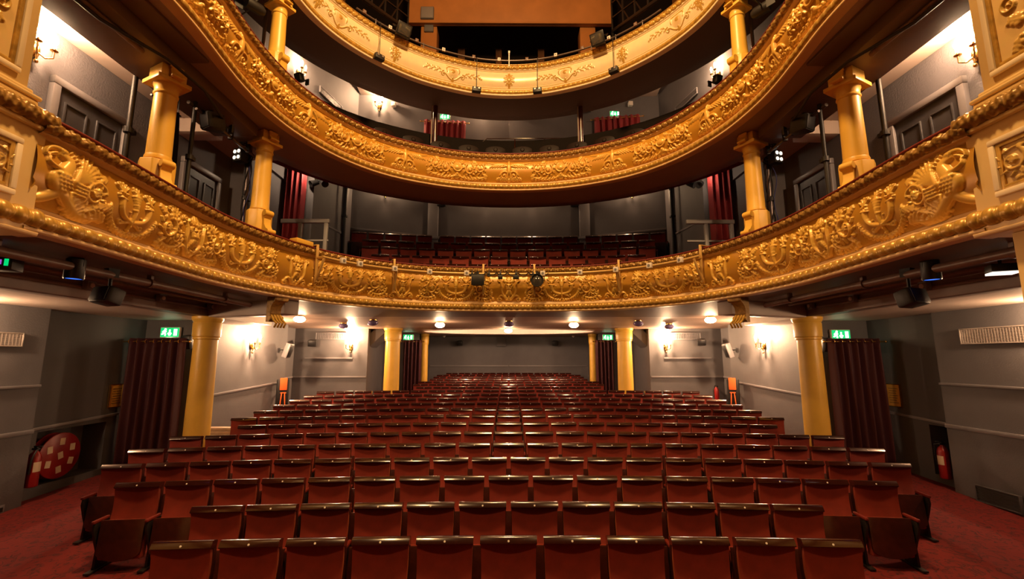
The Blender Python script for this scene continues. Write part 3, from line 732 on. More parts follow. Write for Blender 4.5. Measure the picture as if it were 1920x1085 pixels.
# ================================================================== the three balcony fronts
def front(name, label, plan, zb, panel, motif, RM, lipm, eggamp, leafm, top='plush'):
    """panel: (z0, z1) of the relief over zb"""
    root = empty(name, (0, 0, 0), 0, label, 'balcony')
    z0, z1 = zb + panel[0], zb + panel[1]
    Hh = z1 - z0
    L = plan.s[-1] + .05
    R = Relief(L, Hh); motif(R, plan, Hh)
    R.h[:] = np.clip(R.h, 0, None) * (1.35 if zb < 3 else 1.2 if zb < 6 else 1.0)
    d = R.full(plan); K = d.shape[1]
    t = np.linspace(0, 1, K)
    bow = .075 * np.sin(PI * t) ** .9 - .02 * (1 - t) + .03 * t
    prof = np.stack([bow, z0 + t * Hh], 1)
    sweep('relief_panel', plan, prof, RM, root, d, np.clip(d / .03, 0, 1))
    e = 3
    # foot: lip and cavetto
    sweep('lip', plan, dense([(-.06, zb), (.05, zb), (.065, zb + .012), (.065, zb + .032), (.045, zb + .040), (.045, zb + .05)], .008), lipm, root, every=e, smooth=False)
    K2 = 15
    eg = arc(.035, zb + .095, .045, -80, 80, K2)
    sweep('egg_moulding', plan, eg, M['gilt'], root, egg(plan, K2, amp=eggamp)[:], None)
    sweep('cavetto', plan, dense([(.045, zb + .14), (.055, zb + .148), (.055, zb + .158)] + [(.05 - .06 * math.sin(a), zb + .16 + (panel[0] - .16) * (1 - math.cos(a))) for a in np.linspace(0, PI / 2, 8)] + [(-.02, z0)], .01), lipm, root, every=e)
    # head: fillets, leaf band, handrail
    sweep('fillet', plan, dense([(.03, z1), (.045, z1 + .004), (.055, z1 + .02), (.085, z1 + .03), (.085, z1 + .045), (.07, z1 + .05)], .008), lipm, root, every=e)
    K3 = 14
    lf = arc(.062, z1 + .092, .045, -85, 85, K3)
    sweep('leaf_band', plan, lf, leafm, root, leafband(plan, K3, amp=.03))
    hz = z1 + .135
    sweep('handrail', plan, dense([(.05, hz), (.10, hz + .003), (.112, hz + .018), (.105, hz + .035), (.06, hz + .045), (-.09, hz + .045), (-.12, hz + .03), (-.12, hz - .02), (.05, hz)], .012), M['rail_red'] if top == 'plush' else M['dgilt'], root, every=e)
    sweep('back_panel', plan, [(-.10, zb + .05), (-.10, hz)], M['wood'], root, every=e)
    return root
def motif1(R, plan, Hh):
    z = 1.42
    S = lambda px: abs(plan.s_of_px(px, z))
    masks = [0, S(752), S(552), S(355)]; torches = [S(854), S(653), S(446), S(243)]
    for i, x in enumerate(masks): R.mask(x, Hh)
    for i, x in enumerate(torches):
        R.torch(x, Hh, 1 if i < 3 else .86)
        R.scrollwork(x - .48, Hh, -1, .92, seed=i)
        if i < 3: R.scrollwork(x + .48, Hh, 1, .92, seed=i + 9)
    R.scrollwork(torches[3] + .47, Hh, 1, .7, seed=31)
    R.griffin(S(108) - .02, Hh, 1)
def motif2(R, plan, Hh):
    z = 3.95
    S = lambda px: abs(plan.s_of_px(px, z))
    pu = [0, S(758), S(573), S(440)]
    pu.append(2 * pu[-1] - pu[-2])
    for x in pu: R.putto(x, Hh)
    for i in range(4): R.cartouche((pu[i] + pu[i + 1]) / 2, Hh, min(1.0, (pu[i + 1] - pu[i]) / 2.0), seed=i)
def motif3(R, plan, Hh):
    z = 6.38
    S = lambda px: abs(plan.s_of_px(px, z))
    R.crest(0, Hh, 1.15); R.panel_cartouche(S(848), Hh, 1.35); R.crest(S(738), Hh, 1.15); R.panel_cartouche(S(632), Hh, 1.35); R.crest(S(590), Hh, 1.15)
    R.stroke([(0, .035), (R.L, .035)], .007, .007, .008)
front('balcony_front', 'lowest balcony front with gilded torches, bearded masks and griffins above the stalls', T1, .93, (.21, .73), motif1, RELIEF, M['lip'], .026, M['dgilt'])
front('balcony_front', 'middle balcony front with winged figures and oval cartouches in amber relief', T2, 3.53, (.20, .66), motif2, RELIEF2, M['lip'], .012, M['dgilt'])
front('balcony_front', 'top balcony front in pale cream with small gilt crests', T3, 6.01, (.18, .60), motif3, RELIEF3, M['pale'], .006, M['gilt'], 'dark')
# undersides of the upper two fronts
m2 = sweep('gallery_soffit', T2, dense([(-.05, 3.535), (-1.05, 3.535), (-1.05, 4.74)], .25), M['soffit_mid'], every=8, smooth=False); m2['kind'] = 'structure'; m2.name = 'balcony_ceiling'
m3 = sweep('top_soffit', T3, dense([(-.05, 6.015), (-1.15, 6.015), (-1.15, 7.42)], .25), M['soffit_deep_shade'], every=8, smooth=False); m3['kind'] = 'structure'; m3.name = 'balcony_ceiling'
m2['kind'] = m3['kind'] = 'structure'

# ================================================================== piers beside the stage
def pier(sd, sg):
    r = empty('proscenium_pier', (sg * 3.62, 2.6, 0), 0, 'cream and gold proscenium pier at the %s end of the balcony fronts' % sd, 'pier')
    f = -sg           # towards the hall
    def bx(name, n0, n1, y0, y1, z0, z1, mt, bevel=.01):
        m = MB(); m.boxes(f * n0, f * n1, y0 - 2.6, y1 - 2.6, z0, z1); return m.build(name, mt, r, bevel=bevel)
    bx('shaft', -.42, .02, 1.3, 3.15, H(1.97), H(6.5), M['cream'])
    bx('pedestal', -.42, .075, 1.3, 3.285, H(.90), H(1.73), M['cream'])
    bx('lower_shaft', -.42, -.02, 1.3, 3.16, .0, H(.9), M['cream'])
    for n, (n1, y1, z0, z1) in enumerate(((.11, 3.31, H(1.70), H(1.735)), (.09, 3.24, H(1.85), H(1.88)), (.06, 3.21, H(1.88), H(1.925)), (.075, 3.22, H(1.925), H(1.96)), (.04, 3.18, H(1.96), H(2.0)))):
        bx('base_moulding', -.5, n1, 1.3, y1, z0, z1, M['cream'], .015)
    y = np.arange(1.4, 3.32, .0072); z = arc(.075, 1.795, .06, -85, 85, 16)
    class Q: pass
    q = Q(); q.s = y - 1.4; q.p = np.stack([np.zeros_like(y), y - 2.6], 1); q.n = np.stack([np.full_like(y, f), np.zeros_like(y)], 1)
    sweep('leaf_band', q, z, M['dgilt'], r, leafband(q, 16, amp=.03))
    K2 = 15
    sweep('egg_moulding', q, arc(.055, 1.035, .055, -85, 85, K2), M['gilt'], r, egg(q, K2, amp=.03))
    sweep('lip', q, dense([(-.05, .90), (.09, .90), (.10, .93), (.06, .945)], .01), M['lip'], r, smooth=False)
    # framed relief panels
    def panel(y0, y1, z0, z1, n, draw):
        m = MB(); w_ = .045
        m.boxes(f * n, f * (n + .03), y0 - 2.6, y1 - 2.6, z0, z0 + w_); m.boxes(f * n, f * (n + .03), y0 - 2.6, y1 - 2.6, z1 - w_, z1)
        m.boxes(f * n, f * (n + .03), y1 - w_ - 2.6, y1 - 2.6, z0 + w_, z1 - w_); m.boxes(f * n, f * (n + .03), y0 - 2.6, y0 + w_ - 2.6, z0 + w_, z1 - w_)
        m.build('panel_frame', M['pale'], r, bevel=.012)
        m = MB()
        m.boxes(f * n, f * (n + .018), y0 + w_ - 2.6, y1 - w_ - 2.6, z0 + w_, z0 + w_ + .03); m.boxes(f * n, f * (n + .018), y1 - w_ - .03 - 2.6, y1 - w_ - 2.6, z0 + w_, z1 - w_)
        m.boxes(f * n, f * (n + .018), y0 + w_ - 2.6, y1 - w_ - 2.6, z1 - w_ - .03, z1 - w_); m.build('panel_bead', M['gilt'], r, bevel=.006)
        R = Relief(y1 - y0 - .1, z1 - z0 - .1, .008); draw(R, y1 - y0 - .1, z1 - z0 - .1)
        yy = y0 + .05 + R.xs; hh = np.clip(R.h, 0, None)
        V = np.stack(np.broadcast_arrays(f * (n + .002 + hh), (yy - 2.6)[:, None], (z0 + .05 + R.ys)[None]), -1)
        grid_mesh('relief_panel', V, RELIEF_P, r, np.clip(hh / .03, 0, 1))
    def urn(R, W, Hh):
        x = W / 2
        for cz in (.35, 1.05, 1.75, 2.45, 3.15):
            if cz > Hh - .2: break
            R.blob(x, cz + .30, .09, .11, 0, .03); R.stroke([(x, cz + .18), (x, cz - .05)], .02, .06, .026); R.blob(x, cz + .40, .11, .02, 0, .03)
            R.flower(x, cz - .14, .05, .028)
            for s_ in (-1, 1):
                R.spiral(x + s_ * .14, cz + .05, .06, 1.3, PI / 2, -s_, .014, .008, .022); R.leaf(x + s_ * .05, cz - .12, s_ * .5 if s_ > 0 else PI + .5, .13, .07, .022)
                R.leaf(x + s_ * .06, cz + .44, PI / 2 - s_ * .6, .12, .06, .022); R.cluster(x + s_ * .17, cz + .30, .06, 8, .02, int(cz * 10)); R.leaf(x + s_ * .10, cz - .22, -PI / 2 + s_ * .5, .11, .05, .02)
    def trophy(R, W, Hh):
        x = W / 2
        R.blob(x, Hh * .5, .08, .10, 0, .03); R.flower(x, Hh * .82, .05, .026); R.leaf(x, Hh * .35, -PI / 2, .16, .1, .024)
        for s_ in (-1, 1):
            R.acanthus_scroll(x + s_ * .17, Hh * .55, .09, s_, 3, .024); R.stroke(R.bez((x, Hh * .7), (x + s_ * .1, Hh * .9), (x + s_ * .2, Hh * .78)), .014, .008, .02); R.cluster(x + s_ * .12, Hh * .22, .06, 8, .02, 4)
    panel(2.42, 3.07, H(2.06), H(6.2), .02, urn)
    panel(2.50, 3.12, H(1.15), H(1.58), .075, trophy)
both(pier)

# ================================================================== columns
def lower_column(x, y, r, zt, label, group=None, name='column'):
    z0 = rake(y); root = tag(empty(name, (x, y, z0), 0, label, 'column', group), kind='thing'); h = zt - z0
    m = MB(); m.lathe([(r * 1.0, .16), (r * 1.0, h * .35), (r * .93, h - .40)], n=32); m.build('shaft', M['gold'], root, smooth=40)
    m = MB(); m.lathe([(r * 1.25, 0), (r * 1.25, .07), (r * 1.15, .09), (r * 1.15, .13), (r * 1.02, .16), (r, .17)], n=32); m.build('base', M['gold'], root, smooth=30)
    m = MB(); m.lathe([(r * .94, h - .41), (r * 1.03, h - .395), (r * 1.03, h - .37), (r * 1.0, h - .36), (r * 1.0, h - .36), (r * 1.10, h - .35), (r * 1.12, h - .12), (r * 1.08, h - .10), (r * 1.20, h - .06), (r * 1.24, h - .03), (r * 1.24, h)], n=32)
    m.build('capital', M['gold'], root, smooth=30); return root
for sd, sg in (('left', -1), ('right', 1)):
    lower_column(sg * 5.42, 8.2, .20, H(.745), 'stout yellow column carrying the balcony at the %s side of the stalls' % sd)
    lower_column(sg * 3.64, 14.35, .235, zc, 'yellow column before the rear rows on the %s' % sd)
    lower_column(sg * 3.25, 17.7, .135, zc, 'slender yellow column at the %s of the rear alcove' % sd)

def volute(mb, w, h, dpt, M_):
    """a scroll console: rounded top roll, S-shaped front and foot roll; local x = thickness, y = out, z = up"""
    k = len(mb.v)
    pts = [(0, 0), (dpt * 1.0, 0), (dpt * 1.15, h * .06), (dpt * 1.12, h * .16), (dpt * .75, h * .24), (dpt * .48, h * .42), (dpt * .42, h * .66), (dpt * .62, h * .80), (dpt * .70, h * .90), (dpt * .58, h * .99), (dpt * .3, h * 1.0), (0, h)]
    n = len(pts)
    mb.add([(-w / 2, a, b) for a, b in pts] + [(w / 2, a, b) for a, b in pts], [tuple(range(n)), tuple(range(2 * n - 1, n - 1, -1))] + [(i, (i + 1) % n, n + (i + 1) % n, n + i) for i in range(n)])
    mb.tube([(-w * .62, dpt * .45, h * .87), (w * .62, dpt * .45, h * .87)], h * .12, 14)
    mb.tube([(-w * .62, dpt * .95, h * .10), (w * .62, dpt * .95, h * .10)], h * .10, 14)
    mb.v[k:] = [tuple(M_ @ Vector(p)) for p in mb.v[k:]]
def upper_column(x, y, z0, z1, r, label, aim, zr, zp):
    root = tag(empty('column', (x, y, z0), 0, label, 'column'), kind='thing'); h = z1 - z0; ph = zp - z0; vz = zr - z0
    m = MB(); m.lathe([(r * 1.05, ph + .02), (r * 1.05, ph + .05), (r, ph + .07), (r * .97, h * .5), (r * .88, h - .33)], n=28); m.build('shaft', M['gold'], root, smooth=40)
    m = MB(); q = r * 1.42; m.prism([(q * math.cos(a), q * math.sin(a)) for a in np.linspace(PI / 8, 2 * PI + PI / 8, 9)[:-1]], 0, ph); m.build('pedestal', M['gold'], root, bevel=.012)
    m = MB(); volute(m, r * .85, (ph - vz) * .97, r * 1.25, Matrix.Rotation(aim - PI / 2, 4, 'Z') @ Matrix.Translation((0, r * 1.05, vz))); m.build('scroll_bracket', M['gold'], root, smooth=35)
    m = MB(); m.lathe([(r * .88, h - .34), (r * .98, h - .325), (r * .98, h - .31), (r * .9, h - .30), (r * .95, h - .24), (r * 1.05, h - .22), (r * 1.15, h - .20)], n=28)
    m.box((0, 0, h - .18), (r * 2.75, r * 2.75, .05), Matrix.Rotation(aim, 3, 'Z')); m.box((0, 0, h - .08), (r * 2.1, r * 2.1, .16), Matrix.Rotation(aim, 3, 'Z'))
    volute(m, r * .9, .16, r * .7, Matrix.Rotation(aim - PI / 2, 4, 'Z') @ Matrix.Translation((0, r * 1.05, h - .16)))
    m.build('capital', M['gold'], root, bevel=.008, smooth=30)
    return root
for sd, sg in (('left', -1), ('right', 1)):
    am = math.atan2(-.5, -sg)
    upper_column(sg * 4.03, 4.95, H(1.12), H(3.37), .128, 'yellow column standing in the %s box of the lowest balcony' % sd, am, H(1.855), H(2.22))
    upper_column(sg * 3.86, 6.78, H(1.60), H(3.53), .130, 'yellow column on the lowest balcony before the %s red curtain' % sd, am, H(1.855), H(2.25))
    upper_column(sg * 3.85, 6.85, H(4.16), H(6.01), .125, 'yellow column between middle and top balcony on the %s' % sd, am, H(4.385), H(4.93))
    # console under the lowest front
    r = empty('scroll_console', (sg * 3.66, 7.0, H(.48)), 0, 'gilded scroll console under the %s bend of the lowest balcony' % sd, 'bracket')
    m = MB(); rot = Matrix.Rotation(math.atan2(-.55, -sg) - PI / 2, 4, 'Z')
    volute(m, .18, .38, .20, rot @ Matrix.Translation((0, 0, .46)) @ Matrix.Rotation(PI, 4, 'Y')); m.build('scroll', M['dgilt'], r, smooth=35)
    m = MB()
    for a in (-.075, -.025, .025, .075): m.tube([rot @ Vector((a, .10, .18)), rot @ Vector((a, .17, .10)), rot @ Vector((a, .24, .05)), rot @ Vector((a, .20, -.01))], .016, 8)
    m.build('reed', M['gilt'], r, smooth=40)

# ================================================================== the seats
ORD = ['zeroth', 'first', 'second', 'third', 'fourth', 'fifth', 'sixth', 'seventh', 'eighth', 'ninth', 'tenth', 'eleventh', 'twelfth', 'thirteenth', 'fourteenth', 'fifteenth', 'sixteenth', 'seventeenth', 'eighteenth', 'nineteenth', 'twentieth', 'twenty-first']
TILT = math.radians(13)
def back_m(): return Matrix.Translation((0, -.045, .315)) @ Matrix.Rotation(-TILT, 4, 'X')
def seat_meshes():
    """local: faces -y (the stage), stands on z = 0"""
    out = {}; CV = .19
    # upholstered back: a padded grid, slightly wider at the top
    NX, NZ = 15, 15; W0, W1, HB = .214, .225, .482
    vs = []; fs = []
    for j in range(NZ):
        for i in range(NX):
            u, v = i / (NX - 1) * 2 - 1, j / (NZ - 1)
            wd = W0 + (W1 - W0) * v
            b = (1 - abs(u) ** 5) * (1 - abs(2 * v - 1) ** 6)
            vs.append((u * wd, -.030 - .012 * b + CV * v * (1 - v) - .028 * u * u + .012, v * HB))
    fs = [(j * NX + i, j * NX + i + 1, (j + 1) * NX + i + 1, (j + 1) * NX + i) for j in range(NZ - 1) for i in range(NX - 1)]
    k = len(vs); rim = [i for i in range(NX)] + [j * NX + NX - 1 for j in range(1, NZ)] + [(NZ - 1) * NX + i for i in range(NX - 2, -1, -1)] + [j * NX for j in range(NZ - 2, 0, -1)]
    vs += [(vs[i][0], .012 + CV * (vs[i][2] / HB) * (1 - vs[i][2] / HB), vs[i][2]) for i in rim]; n = len(rim)
    fs += [(rim[i], k + i, k + (i + 1) % n, rim[(i + 1) % n]) for i in range(n)] + [tuple(k + i for i in range(n))]
    m = MB(); m.add(vs, fs); out['backrest'] = (m.xform(back_m()), 'velvet', 60, 0)
    m = MB(); n_ = 9
    sh = [(-.218, 0), (.218, 0), (.224, HB), (-.224, HB)]
    for a in range(8):
        v0, v1 = a / 8, (a + 1) / 8; c = lambda v: CV * v * (1 - v); w0, w1 = .218 + .011 * v0, .218 + .011 * v1
        i0 = len(m.v); m.add([(x, y + c(v), v * HB) for v, w_ in ((v0, w0), (v1, w1)) for x in (-w_, w_) for y in (-.012, .036)], [(0, 1, 3, 2), (4, 6, 7, 5), (0, 4, 5, 1), (2, 3, 7, 6), (0, 2, 6, 4), (1, 5, 7, 3)] if False else [(0, 4, 5, 1), (2, 3, 7, 6), (0, 2, 6, 4), (1, 5, 7, 3)] + ([(0, 1, 3, 2)] if a == 0 else []) + ([(4, 6, 7, 5)] if a == 7 else []))
    out['back_shell'] = (m.xform(back_m()), 'wood', 30, 0)
    # top rail with a rounded nose, bowed a little forward in the middle
    m = MB(); pr = [(.030, 0), (-.046, .0), (-.057, .003), (-.060, .009), (-.047, .050), (-.040, .057), (-.030, .060), (.022, .060), (.032, .052)]; N = 9; L = len(pr); vs = []
    for i in range(N):
        u = i / (N - 1) * 2 - 1; g = .006 * (1 - u * u)
        vs += [(u * .231, y - g * (y < 0), HB - .004 + z) for y, z in pr]
    fs = [(i * L + j, (i + 1) * L + j, (i + 1) * L + (j + 1) % L, i * L + (j + 1) % L) for i in range(N - 1) for j in range(L)] + [tuple(range(L)), tuple((N - 1) * L + j for j in range(L - 1, -1, -1))]
    m.add(vs, fs); out['top_rail'] = (m.xform(back_m()), 'rail', 40, 0)
    m = MB(); m.lathe([(.0085, -.0), (.0085, .005), (.005, .006)], n=12, axis='y'); m.xform(back_m() @ Matrix.Translation((0, -.056, HB + .020)) @ Matrix.Rotation(-.3, 4, 'X') @ Matrix.Rotation(PI, 4, 'Z')); out['number_disc'] = (m, 'white', 40, 0)
    # tipped-up seat: cushion behind, curved wooden underside towards the stage
    T = Matrix.Translation((0, -.15, .10)) @ Matrix.Rotation(-math.radians(6), 4, 'X')
    m = MB(); m.boxes(-.215, .215, 0, .085, .02, .40); out['seat_cushion'] = (m.xform(T), 'velvet', 40, .02)
    m = MB(); pts = [(-.216, .41), (-.216, .10)] + [(.216 * math.cos(a), .10 + .09 * math.sin(a)) for a in np.linspace(PI, 2 * PI, 13)][1:-1] + [(.216, .10), (.216, .41)]
    m.prism(pts, -.0, .028, Matrix(((1, 0, 0, 0), (0, 0, 1, -.03), (0, 1, 0, 0), (0, 0, 0, 1)))); out['seat_underside'] = (m.xform(T), 'wood', 40, .006)
    def stand(x):
        m = MB(); m.add([(x - .013, y, z) for y, z in SP_] + [(x + .013, y, z) for y, z in SP_], [tuple(range(len(SP_))), tuple(range(2 * len(SP_) - 1, len(SP_) - 1, -1))] + [(i, (i + 1) % len(SP_), len(SP_) + (i + 1) % len(SP_), len(SP_) + i) for i in range(len(SP_))])
        m.boxes(x - .03, x + .03, -.20, .12, 0, .02); return m
    SP_ = [(-.12, .0), (.08, 0), (.05, .2), (.05, .36), (.06, .488), (-.17, .488), (-.18, .42), (-.14, .30), (-.10, .2)]
    def arm(x):
        m = MB(); m.boxes(x - .019, x + .019, -.195, .03, .488, .522); return m
    out['stand'] = (stand(-.2555), 'iron', 35, .003); out['armrest'] = (arm(-.2555), 'rail_red', 40, .013)
    out['stand.end'] = (stand(.2555), 'iron', 35, .003); out['armrest.end'] = (arm(.2555), 'rail_red', 40, .013)
    return out
SM = seat_meshes()
def seat_proto(end):
    r = empty('theatre_seat', (0, 0, -50)); kids = []
    for nm, (mb, mt, sm, bv) in SM.items():
        if nm.endswith('.end') and not end: continue
        o = mb.build(nm.split('.')[0], M[mt], r, smooth=sm, bevel=bv); kids.append(o)
    return r, kids
P0, K0 = seat_proto(False); P1, K1 = seat_proto(True)
used = {0: False, 1: False}
def put_seat(x, y, z, rz, label, group, end):
    i = 1 if end else 0; P, K = (P1, K1) if end else (P0, K0)
    if not used[i]: r = P; used[i] = True
    else:
        r = P.copy(); COL.objects.link(r)
        for kid in K:
            c = kid.copy(); COL.objects.link(c); c.parent = r
    r.location = (x, y, z); r.rotation_euler = (0, 0, rz); r.scale = (1, 1, 1); r['label'] = label; r['category'] = 'seat'; r['group'] = group
    return r
ROWS = [(3.64, 121.3, 285, 11), (4.55, 0, 345, 12), (5.42, 0, 237, 17), (6.20, 0, 200, 20), (7.02, 0, 258, 21), (7.80, 0, 330, 21), (8.62, 0, 462, 19)]
N_ROW = [11, 12, 17, 20, 21, 21, 19, 21, 21, 21, 21, 21, 21, 17, 12, 12, 11, 11, 11, 10]
PITCH_S = [.517, .507, .513, .513, .516, .516, .51] + [.515] * 13
def row_y(i): return 3.93 + .787 * i
def place_word(j, n):
    if n % 2 and j == n // 2: return 'middle one of its row'
    return '%s from the left end' % ORD[j + 1] if j < n / 2 else '%s from the right end' % ORD[n - j]
rest = []
pillars = [(5.42, 8.2, .56), (3.64, 14.35, .60), (3.25, 17.7, .46)]
for i, n in enumerate(N_ROW):
    keep = []
    for j in range(n):
        x = (j - (n - 1) / 2) * PITCH_S[i]
        y = row_y(i) - x * x / 80 - (.03 if i == 1 else 0); rz = x / 40
        if any(abs(abs(x) - px) < r_ and abs(y - py) < r_ + .05 for px, py, r_ in pillars): continue
        keep.append((x, y, rz))
    for j, (x, y, rz) in enumerate(keep):
        z = rake(y); last = j == len(keep) - 1 or keep[j + 1][0] - x > .7
        if i < 14:
            put_seat(x, y, z, -rz, 'red velvet tip-up seat, %s row from the stage, %s' % (ORD[i + 1], place_word(j, len(keep))), 'stalls seats, %s row' % ORD[i + 1], last)
        else: rest.append((x, y, z, -rz, last))
NR1 = [14, 14, 16, 17, 19]
for i, (yc, zt) in enumerate(ROWS1):
    for j in range(NR1[i]):
        n = NR1[i]; x = (j - (n - 1) / 2) * .455 * (1.0 if i < 4 else .93)
        if i == 4:
            x = (j - 9) * .44 + (-.18 if j < 5 else .18 if j > 13 else 0)
        y = arc_y(yc, x); rz = x / CR; z = H(zt - .86)
        if i >= 3:
            put_seat(x, y, z, -rz, 'red lowest-balcony seat, %s row, %s' % (('last', 'last but one')[4 - i], place_word(j, n)), 'balcony seats, %s row' % ('last', 'last but one')[4 - i], j == n - 1).scale = (.86, 1, 1)
        else: rest.append((x, y, z, -rz, 2 if j == n - 1 else -1))
allv = []; allf = []; mats_i = []; names = list(SM); off = 0; mlist = []
base = {}
for nm in names:
    me = [c for c in K1 if c.data.name.split('.')[0] == nm.split('.')[0]][1 if nm.endswith('.end') else 0].data
    co = np.empty(len(me.vertices) * 3); me.vertices.foreach_get('co', co); base[nm] = (co.reshape(-1, 3), [tuple(p.vertices) for p in me.polygons], SM[nm][1])
for x, y, z, rz, last in rest:
    c, s_ = math.cos(rz), math.sin(rz)
    for nm in names:
        if nm.endswith('.end') and last in (False, -1): continue
        co, fs, mt = base[nm]
        if type(last) is int: co = co * np.array([.86, 1, 1])
        if mt not in mlist: mlist.append(mt)
        q = np.stack([co[:, 0] * c - co[:, 1] * s_ + x, co[:, 0] * s_ + co[:, 1] * c + y, co[:, 2] + z], 1)
        allv.append(q); allf += [tuple(a + off for a in f) for f in fs]; mats_i += [mlist.index(mt)] * len(fs); off += len(q)
me = bpy.data.meshes.new('seating'); me.from_pydata(np.vstack(allv).tolist(), [], allf)
for mt in mlist: me.materials.append(M[mt])
me.polygons.foreach_set('material_index', mats_i); me.polygons.foreach_set('use_smooth', [True] * len(allf)); me.set_sharp_from_angle(angle=math.radians(40))
o = bpy.data.objects.new('theatre_seating', me); COL.objects.link(o)
tag(o, 'dim farther rows of red seats in the rear stalls and front balcony', 'seating', kind='stuff')

# gallery seats: dark curved tops just over the middle balcony's rail
def gallery_seat():
    r = empty('gallery_seat')
    m = MB(); pts = [(-.22, 0), (.22, 0), (.235, .30)] + [(.235 * math.cos(a), .30 + .10 * math.sin(a)) for a in np.linspace(0, PI, 13)][1:-1] + [(-.235, .30)]
    m.prism(pts, 0, .045, Matrix(((1, 0, 0, 0), (0, 0, 1, 0), (0, 1, 0, .45), (0, 0, 0, 1)))); m.build('backrest', M['gallery'], r, bevel=.012)
    m = MB(); m.boxes(-.21, .21, -.36, -.02, .38, .45); m.build('seat', M['velvet'], r, bevel=.02)
    m = MB(); m.boxes(-.225, -.19, -.3, .05, 0, .40); m.boxes(.19, .225, -.3, .05, 0, .40); m.build('frame', M['iron'], r, bevel=.004)
    m = MB(); m.spiral = None; m.lathe([(.05, 0), (.035, .012), (1e-4, .014)], n=12, axis='y'); m.xform(Matrix.Translation((0, -.002, .76)) @ Matrix.Rotation(PI, 4, 'Z')); m.build('rosette', M['gallery'], r, smooth=30)
    return r
gs = gallery_seat(); gk = tree(gs)
GS = [s_ for s_ in np.arange(-4.05, 4.06, .54)]
for j, sv in enumerate(GS):
    q, n = T2.point(sv, -.62)
    o = gs if j == 0 else copy_tree(gs, gk)
    o.location = (q.x, q.y, H(4.02)); o.rotation_euler = (0, 0, math.atan2(n.x, -n.y))
    tag(o, 'dark round-topped seat behind the middle balcony rail, %s' % place_word(j, len(GS)), 'seat', 'gallery seats behind the middle balcony rail')

# ================================================================== curtains
def curtain(a, b, z0, z1, folds, mt, label, amp=.055, rings=True, rod_out=.12):
    """hung from a rod between a and b (x, y)"""
    a, b = Vector((*a, 0)), Vector((*b, 0)); d = b - a; L = d.length; t = d / L; n = Vector((t.y, -t.x, 0))
    root = empty('curtain', ((a.x + b.x) / 2, (a.y + b.y) / 2, z0), math.atan2(t.y, t.x), label, 'curtain')
    NU, NV = folds * 12 + 1, 14; h = z1 - z0; r = random.Random(int(L * 100 + z1 * 10)); ph = [r.uniform(-.5, .5) for _ in range(folds + 2)]
    V = np.zeros((NU, NV, 3))
    for i in range(NU):
        u = i / (NU - 1); f = u * folds; k_ = int(f); p = ph[k_] + (ph[k_ + 1] - ph[k_]) * (f - k_)
        for j in range(NV):
            v = j / (NV - 1)
            y = amp * math.cos(2 * PI * (f + p * (1 - v) * .35)) * (.9 + .25 * (1 - v)) + .012 * math.sin(9 * f + 4 * v)
            V[i, j] = (-L / 2 + L * u + .012 * (1 - v) * math.sin(6 * f), y, h * v)
    B = V.copy(); B[..., 1] += .012
    full = np.concatenate([V, B[:, ::-1]], 1)
    grid_mesh('cloth', full, mt, root, closed_v=True)
    m = MB(); m.tube([(-L / 2 - .08, 0, h - .06), (L / 2 + .08, 0, h - .06)], .014, 10); m.sphere((-L / 2 - .09, 0, h - .06), .025); m.sphere((L / 2 + .09, 0, h - .06), .025); m.build('rod', M['brass'], root, smooth=50)
    if rings:
        for k_ in range(folds):
            m = MB(); x = -L / 2 + L * (k_ + .5) / folds
            m.tube([(x + .006, -.045 + .0, h - .06) if False else (x + .004 * math.cos(q), .034 * math.cos(q) - .035, h - .06 + .034 * math.sin(q)) for q in np.linspace(0, 2 * PI, 15)], .006, 6, False)
            m.build('eyelet', M['brass'], root, smooth=50)
    return root
for sd, sg, pa, pb in (('left', -1, 243, 350), ('right', 1, 1557, 1656)):
    p, q = at(pa, 640, Y=8.6), at(pb, 640, Y=8.6)
    curtain((p.x, 8.6), (q.x, 8.6), .32, p.z + .06, 7, M['curtain_dark'], 'wine red eyelet curtain over the exit behind the %s stout column' % sd)
    p, q = at(757 if sg < 0 else 1117, 640, Y=17.1), at(791 if sg < 0 else 1151, 640, Y=17.1)
    curtain((p.x, 17.1), (q.x, 17.1), .8, p.z + .06, 5, M['curtain_dark'], 'wine curtain between the rear columns on the %s' % sd, rings=False)
    p, q = at(508 if sg < 0 else 1328, 316, Y=9.1), at(575 if sg < 0 else 1398, 316, Y=9.1)
    x0, x1 = sorted((max(-4.70, min(4.70, p.x)), max(-4.70, min(4.70, q.x))))
    curtain((x0, 9.1), (x1, 9.1), H(1.75), p.z + .06, 4, M['curtain'], 'bright red curtain at the %s end of the lowest balcony' % sd, rings=False)
p, q = at(795, 226, Y=11.85), at(873, 232, Y=11.95)
curtain((p.x, 11.85), (q.x, 11.95), H(4.9), p.z + .03, 8, M['curtain'], 'short red curtain below the left exit sign in the gallery', .04, rings=False)
p, q = at(1114, 222, Y=11.95), at(1200, 210, Y=11.75)
curtain((p.x, 11.95), (q.x, 11.75), H(4.9), p.z + .03, 8, M['curtain'], 'short red curtain below the right exit sign in the gallery', .04, rings=False)

